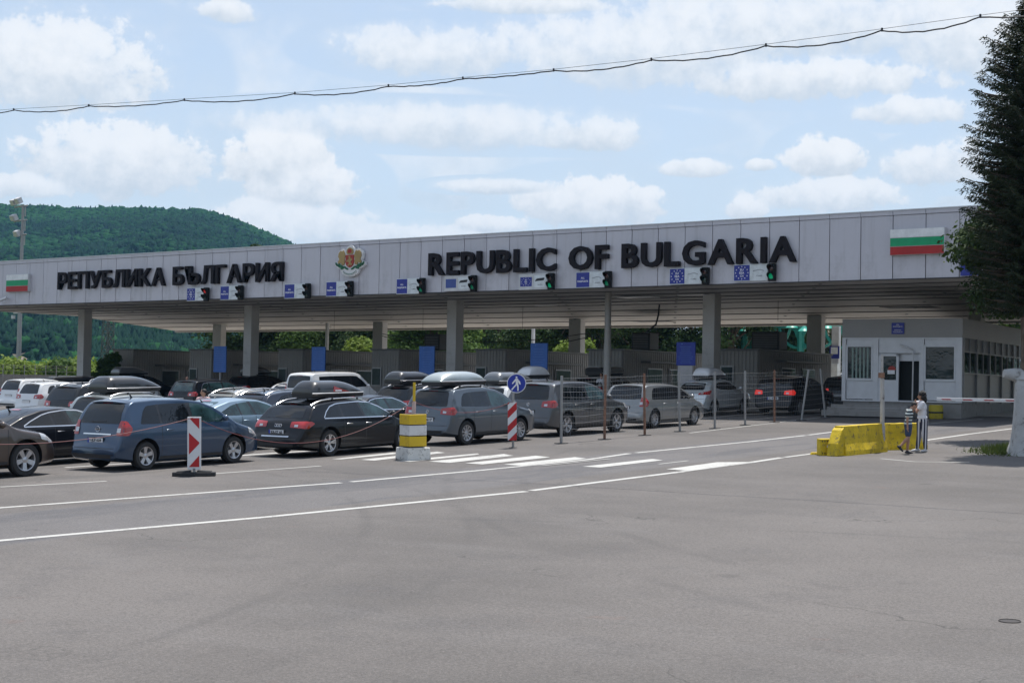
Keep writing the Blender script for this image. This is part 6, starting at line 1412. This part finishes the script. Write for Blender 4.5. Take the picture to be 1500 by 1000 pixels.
for i, (x, y, lab) in enumerate(((-14.3, 61, 'unseen green tree nearest the office front, right of the conifer'), (-15.5, 69.5, 'unseen green tree right of the middle of the office'), (-18.0, 79, 'unseen green tree at the rear corner of the office'))):  # trees out of view, added to shade the side of the office
    q = S(x, y); broad_tree(lab, (q.x, q.y, q.z), 11, 4.6, LG4, n=7000, size=.34, trunk=.25, clumps=36, base=.2, seed=60+i, group='unseen trees shading the office side')
# grass at the foot of the tree
g = np.random.default_rng(9); V, F, T = [], [], []; k = 0; sx, sy = gnd(1517, 662)
for i in range(5200):
    r = abs(g.normal())*.38+.55; a = g.random()*2*math.pi; x = sx+r*math.cos(a)*1.25; y = sy+r*math.sin(a)*1.5; b0 = np.array(S(x, y, 0)); hgt = .05+.16*g.random()*max(.2, 1.8-r); dr = g.normal(size=3)*.06; w = g.normal(size=3)*.012; w[2] = 0
    V += [b0-w, b0+w, b0+dr+np.array([0, 0, hgt])]; F.append((k, k+1, k+2)); k += 3; T += [g.random()]*3
stuff(tag(np_mesh('grass', np.array(V), np.array(F), leaf_mat('grass_blade', (.03, .06, .012), (.12, .15, .04)), None, np.array(T)), 'tufts of green grass round the foot of the whitewashed tree', 'grass'))
pts = [S(sx+1.05*math.cos(a)*(1+.12*math.sin(3*a)), sy+1.3*math.sin(a)*(1+.1*math.sin(5*a)), .012) for a in np.linspace(0, 2*math.pi, 40)[:-1]]
b = MB(); b.add(pts, [tuple(range(39))]); setting(b.build('verge', mat('earth', (.09, .08, .05), .95, 0, .35, 2, bump=.5)))

# ---- green steel canopy and pale building in the right background
TEAL = mat('teal_painted_steel', (.02, .20, .16), .5, .1, .1); TEALB = mat('teal_lamp', (.03, .35, .27), .35, 0, .1, coat=.5); CREAM = mat('pale_render', (.62, .50, .40), .8, 0, .08); ROOFT = mat('pale_roof', (.55, .46, .38), .8, 0, .15)
Yg = 108.0; xa, xb = hitY(1080, 500, Yg).x, hitY(1560, 500, Yg).x; zg = gz(xa, Yg); t = thing('green_steel_canopy', 'teal green steel canopy on arched posts behind the checkpoint', 'canopy', (xa, Yg, zg)); ztop = hitY(1150, 474, Yg).z - zg
b = MB(); b.box(((xb-xa)/2, 3, ztop+.5), (xb-xa, 7, .5)); b.box(((xb-xa)/2, 0, ztop), (xb-xa, .3, .7)); b.build('roof', TEAL, t)
for u in (1090, 1104, 1126, 1173, 1196, 1240, 1300, 1360, 1430, 1480, 1530):
    x = hitY(u, 500, Yg).x - xa; b = MB(); b.tube([(x, 0, 0), (x, 0, ztop)], .28, 8); b.build('post', TEAL, t)
    b = MB()
    for sx in (1, -1):
        pts = [(x+sx*(.15+1.7*math.sin(a)), 0, ztop-1.9*math.cos(a)) for a in np.linspace(0, math.pi/2*.98, 7)]; b.tube(pts, .12, 5)
        b.prism([(x, ztop), (x+sx*1.5, ztop), (x+sx*.5, ztop-.6), (x, ztop-1.6)][::sx], .1, Matrix.Rotation(math.pi/2, 4, 'X'))
    b.build('arched_bracket', TEAL, t)
for u, v in ((1092, 484), (1116, 487), (1160, 479), (1178, 484), (1212, 480), (1455, 474), (1475, 477), (1490, 478)):
    p = hitY(u, v, Yg-1.5); b = MB(); b.lathe([(.05, .55), (.12, .3), (.4, .05), (.5, -.05), (0, -.1)], 14, 0, Matrix.Translation((p.x-xa, -1.5, p.z-zg))); b.build('dome_lamp', TEALB, t, smooth=True)
Yh = 132; xa2, xb2 = hitY(1082, 500, Yh).x, hitY(1235, 500, Yh).x; zg2 = gz(xa2, Yh); t = thing('pale_building', 'pale beige gabled building behind the green steel canopy', 'building', (xa2, Yh, zg2)); z1 = hitY(1100, 503, Yh).z-zg2; z2 = hitY(1150, 480, Yh).z-zg2; w = xb2-xa2
b = MB(); b.prism([(0, 0), (w, 0), (w, z1-1.2), (w*.55, z2), (0, z1)], 8, Matrix.Translation((0, 8, 0)) @ Matrix.Rotation(math.pi/2, 4, 'X')); b.build('wall', CREAM, t)
b = MB(); b.prism([(-.5, z1-.1), (w*.55, z2+.05), (w+.5, z1-1.4), (w+.5, z1-1.1), (w*.55, z2+.4), (-.5, z1+.2)], 9, Matrix.Translation((0, 8.4, 0)) @ Matrix.Rotation(math.pi/2, 4, 'X')); b.build('roof', ROOFT, t)
for k in range(4):
    b = MB(); b.box((w*(.15+.22*k), -.05, 3.2), (1.4, .1, 1.6)); wn = b.build('window', WFR, t); b = MB(); b.box((w*(.15+.22*k), -.12, 3.2), (1.2, .03, 1.4)); b.build('pane', OGL, wn)
p = at_depth(1209, 560, 105); c_w5 = car('mpv', p.x, 100, 'white', 'white car glimpsed between the dark column and the white post', 'car', dict(L=4.3, W=1.8, H=1.6), detail=0)
c_w5[0].location.z = gz(p.x, 100)

# ---- overhead cable
def overhead():
    t = thing('overhead_cable', 'twisted black overhead cable with a thin carrier wire crossing the sky', 'cable', at_depth(-120, 168, 46))
    o = Vector(t.location); ctl = [(-120, 172, 46), (20, 160.5, 44), (130, 154.5, 42.6), (270, 146, 40.7), (432, 136.5, 38.6), (569, 125.5, 37), (678, 114.5, 35.8), (811, 102.5, 34.5), (954, 87, 33), (1122, 66, 31.4), (1292, 43.5, 30), (1436, 23.5, 28.8), (1640, -3, 27.4)]
    P = [at_depth(*c)-o for c in ctl]; b = MB()
    for i, (a, c) in enumerate(zip(P[:-1], P[1:])):
        sag = (.12, .10, .07, .11, .10, .06, .03, .09, .11, .13, .13, .12)[i]; pts = []
        for k in range(15): q = k/14; x = a.lerp(c, q); x.z -= 4*sag*q*(1-q)+.02; x += Vector((0, 0, math.sin(k*2.2+i)*.008)); pts.append(x)
        b.tube(pts, .015, 6)
    b.build('cable', BLACKP, t, smooth=True)
    b = MB(); pts = []
    for i in range(len(P)-1):
        for k in range(4): x = P[i].lerp(P[i+1], k/4); pts.append(x+Vector((0, 0, .012)))
    b.tube(pts+[P[-1]], .005, 4); b.build('carrier_wire', BLACKP, t)
    for q in P[1:-1]: b = MB(); b.tube([q-Vector((0, 0, .04)), q+Vector((0, 0, .03))], .022, 6); b.build('tie', BLACKP, t)
overhead()
# low service wires behind the columns
t = thing('service_wire', 'thin dark wires strung below the canopy in front of the trees', 'wire', at_depth(560, 490, 95)); o = Vector(t.location); b = MB()
for (v0, v1, s) in ((489, 488, .5), (492, 494, .8)): 
    a, c = at_depth(560, v0, 95)-o, at_depth(860, v1, 85)-o; b.tube([a.lerp(c, q)-Vector((0, 0, 4*s*q*(1-q))) for q in np.linspace(0, 1, 14)], .02, 4)
b.build('wires', BLACKP, t)

# ------------------------------------------------------------------ hills
def ridge_v(u): return float(np.interp(u, [-1500, -700, -300, 0, 150, 290, 330, 380, 430, 520, 700, 1000, 1600, 2600], [395, 330, 300, 295, 299, 302, 312, 333, 355, 398, 455, 488, 500, 505]))
HZ = []
def hill_h(az_u, r, base):
    top = (CAMP + ray(az_u, ridge_v(az_u))*(1500/FPX)).z - 7; q = (r-330)/(1500-330)
    if q <= 0: return base
    f = q**1.35 if q < 1 else max(.55, 1-(q-1)*1.2); n = mnoise.fractal(Vector((az_u*.006, r*.004, 1.3)), 1, 2, 5)*14*min(1, q*2)*(1 if q > .97 and False else min(1, max(.12, abs(1-q)*3)))
    return base + (top-base)*f + n
def rockiness(x, y, u, r):
    n = mnoise.fractal(Vector((x*.016, y*.016, .5)), 1, 2, 4); w = max(0, 1-abs(u-30)/125)*max(0, min(1, (800-r)/120))
    return w*(.75 + n*2.2)
def hills():
    us = np.concatenate([np.linspace(-1500, -160, 30), np.linspace(-140, 500, 90), np.linspace(540, 2600, 50)]); rs = np.concatenate([np.linspace(300, 1500, 150), np.linspace(1560, 2600, 12)]); V = []; RK = []
    for r in rs:
        for u in us:
            d = ray(u, 500); P0 = CAMP+d*(r/FPX); V.append((P0.x, P0.y, hill_h(u, r, -8))); RK.append(rockiness(P0.x, P0.y, u, r))
    n = len(us); F = [(j*n+i, j*n+i+1, (j+1)*n+i+1, (j+1)*n+i) for j in range(len(rs)-1) for i in range(n-1)]
    m = bpy.data.materials.new('hillside'); m.use_nodes = True; t = NT(m.node_tree); b = t.n['Principled BSDF']; P = t.node('ShaderNodeTexCoord').outputs['Object']
    at = t.node('ShaderNodeAttribute'); at.attribute_name = 'tint'; c = t.mix(t.smooth(at.outputs['Fac'], .3, .5), (.03, .045, .02, 1), (.19, .155, .115, 1)); c = t.mix(t.smooth(t.noise(P, .12, 6, .7), .46, .6), c, (.05, .06, .03, 1)); t.l.new(c, b.inputs['Base Color']); b.inputs['Roughness'].default_value = .95
    setting(np_mesh('hill', np.array(V), np.array(F), m, None, np.array(RK), smooth=True))
    # the wood on the hill: conifers and broadleaf crowns too many to count
    g = np.random.default_rng(21)
    def cone(n=6):
        v = []; f = []
        for (z0, r0, z1) in ((.1, .32, .62), (.38, .24, .82), (.62, .15, 1.0)):
            k = len(v); v += [(r0*math.cos(2*math.pi*j/n), r0*math.sin(2*math.pi*j/n), z0) for j in range(n)] + [(0, 0, z1)]; f += [(k+j, k+(j+1) % n, k+n) for j in range(n)]
        return np.array(v), np.array(f)
    bm = bmesh.new(); bmesh.ops.create_icosphere(bm, subdivisions=2, radius=.5); bv = np.array([v.co[:] for v in bm.verts]); bf = np.array([[v.index for v in f.verts] for f in bm.faces]); bm.free(); bv[:, 2] = bv[:, 2]*.95+.5
    cv, cf = cone(); A = [], [], []; Bm = [], [], []
    def put(dst, v, f, pos, s, sz, tint, seed):
        w = v.copy(); 
        if len(v) > 30: w = (w-np.array([0, 0, .5]))*(1+.22*g.normal(size=(len(v), 1)))+np.array([0, 0, .5])
        a = g.random()*6.28; ca, sa = math.cos(a), math.sin(a); w = np.stack([(w[:, 0]*ca-w[:, 1]*sa)*s, (w[:, 0]*sa+w[:, 1]*ca)*s, w[:, 2]*sz], 1)+pos; dst[0].append(w); dst[1].append(f+dst[3][0]); dst[3][0] += len(v); dst[2].append(np.full(len(v), tint))
    A = ([], [], [], [0]); Bm = ([], [], [], [0]); N = 0
    for _ in range(90000):
        if N > 27000: break
        u = g.uniform(-170, 760); r = math.sqrt(g.uniform(345**2, 1530**2)); 
        # behind the canopy fascia nothing shows: skip what can never be seen from the forecourt
        h = hill_h(u, r, -8); d = ray(u, 500); P0 = CAMP+d*(r/FPX); vv = 500-((CAMM.inverted() @ (Vector((P0.x, P0.y, h))-CAMP)).y)/r*FPX
        if u > 460 and (vv < 470): continue
        if 400 < vv < 448 and u > 0 and g.random() < .75: continue
        rock = mnoise.fractal(Vector((P0.x*.012, P0.y*.012, .5)), 1, 2, 4)
        if rockiness(P0.x, P0.y, u, r) > .5 and g.random() < .88: continue
        patchn = mnoise.noise(Vector((P0.x*.0052, P0.y*.0052, 7)))*1.4
        bright = (patchn > -.05 and r > 850 and g.random() < .9) or (r < 520 and g.random() < .4) or (r > 850 and g.random() < .3) or g.random() < .2
        pos = np.array([P0.x, P0.y, h-.8]); s = g.uniform(.75, 1.25)
        if bright and g.random() < .85: put(Bm, bv, bf, pos, 7.0*s, 5.6*s, min(1, max(0, .35+patchn*1.0+g.normal()*.12)), 0)
        else: put(A, cv, cf, pos, 8.0*s, 7.4*s, min(1, max(0, .4+g.normal()*.15)), 0)
        N += 1
    fa = leaf_mat('hill_conifer', (.003, .016, .011), (.008, .030, .016), trans=0, spec=.02, scale=.02); fb = leaf_mat('hill_broadleaf', (.005, .030, .012), (.018, .072, .020), trans=0, spec=.02, scale=.02)
    for D, nm, m_, lab in ((A, 'conifer_wood', fa, 'dark conifer wood covering the far hillside'), (Bm, 'broadleaf_wood', fb, 'brighter green broadleaf wood in patches on the hillside')):
        stuff(tag(np_mesh(nm, np.concatenate(D[0]), np.concatenate(D[1]), m_, None, np.concatenate(D[2]), smooth=False), lab, 'wood'))
hills()
def unseen_hill_ring():  # unseen hills round the back, added to darken reflections and low sky light
    V, F = [], []; n = 96; rs = [420, 560, 760, 1000, 1250, 1500, 1800]; a0 = math.atan2(*(ray(2500, 500).xy)); a1 = math.atan2(*(ray(-1400, 500).xy)) + 2*math.pi
    for r in rs:
        for i in range(n+1):
            a = a0+(a1-a0)*i/n; e = math.sin(math.pi*i/n)**.35; z = -10+(r-420)/1080*(135*(.75+.35*math.sin(a*3.1)+.2*math.sin(a*7+1)))*e*(1 if r < 1600 else .6)
            V.append((CAMP.x+r*math.sin(a), CAMP.y+r*math.cos(a), z))
    for j in range(len(rs)-1):
        for i in range(n): F.append((j*(n+1)+i, j*(n+1)+i+1, (j+1)*(n+1)+i+1, (j+1)*(n+1)+i))
    setting(np_mesh('hill', np.array(V), np.array(F), mat('unseen_ring_slope', (.02, .04, .015), .95, 0, .4, .02), smooth=True))
unseen_hill_ring()
# the air between here and the hills
def haze():
    me = bpy.data.meshes.new('haze'); bm = bmesh.new(); bmesh.ops.create_cube(bm, size=1); bm.to_mesh(me); bm.free(); o = link('haze', me)
    o.scale = (9000, 7200, 420); o.location = (-800, 2400, 150); o['kind'] = 'stuff'; o.display_type = 'WIRE'
    m = bpy.data.materials.new('haze_air'); m.use_nodes = True; t = NT(m.node_tree); t.n.clear(); v = t.node('ShaderNodeVolumePrincipled'); v.inputs['Color'].default_value = (.28, .58, 1, 1); v.inputs['Density'].default_value = HAZE; v.inputs['Anisotropy'].default_value = 0
    out = t.node('ShaderNodeOutputMaterial'); t.l.new(v.outputs[0], out.inputs['Volume']); me.materials.append(m)
HAZE = .00009
haze()
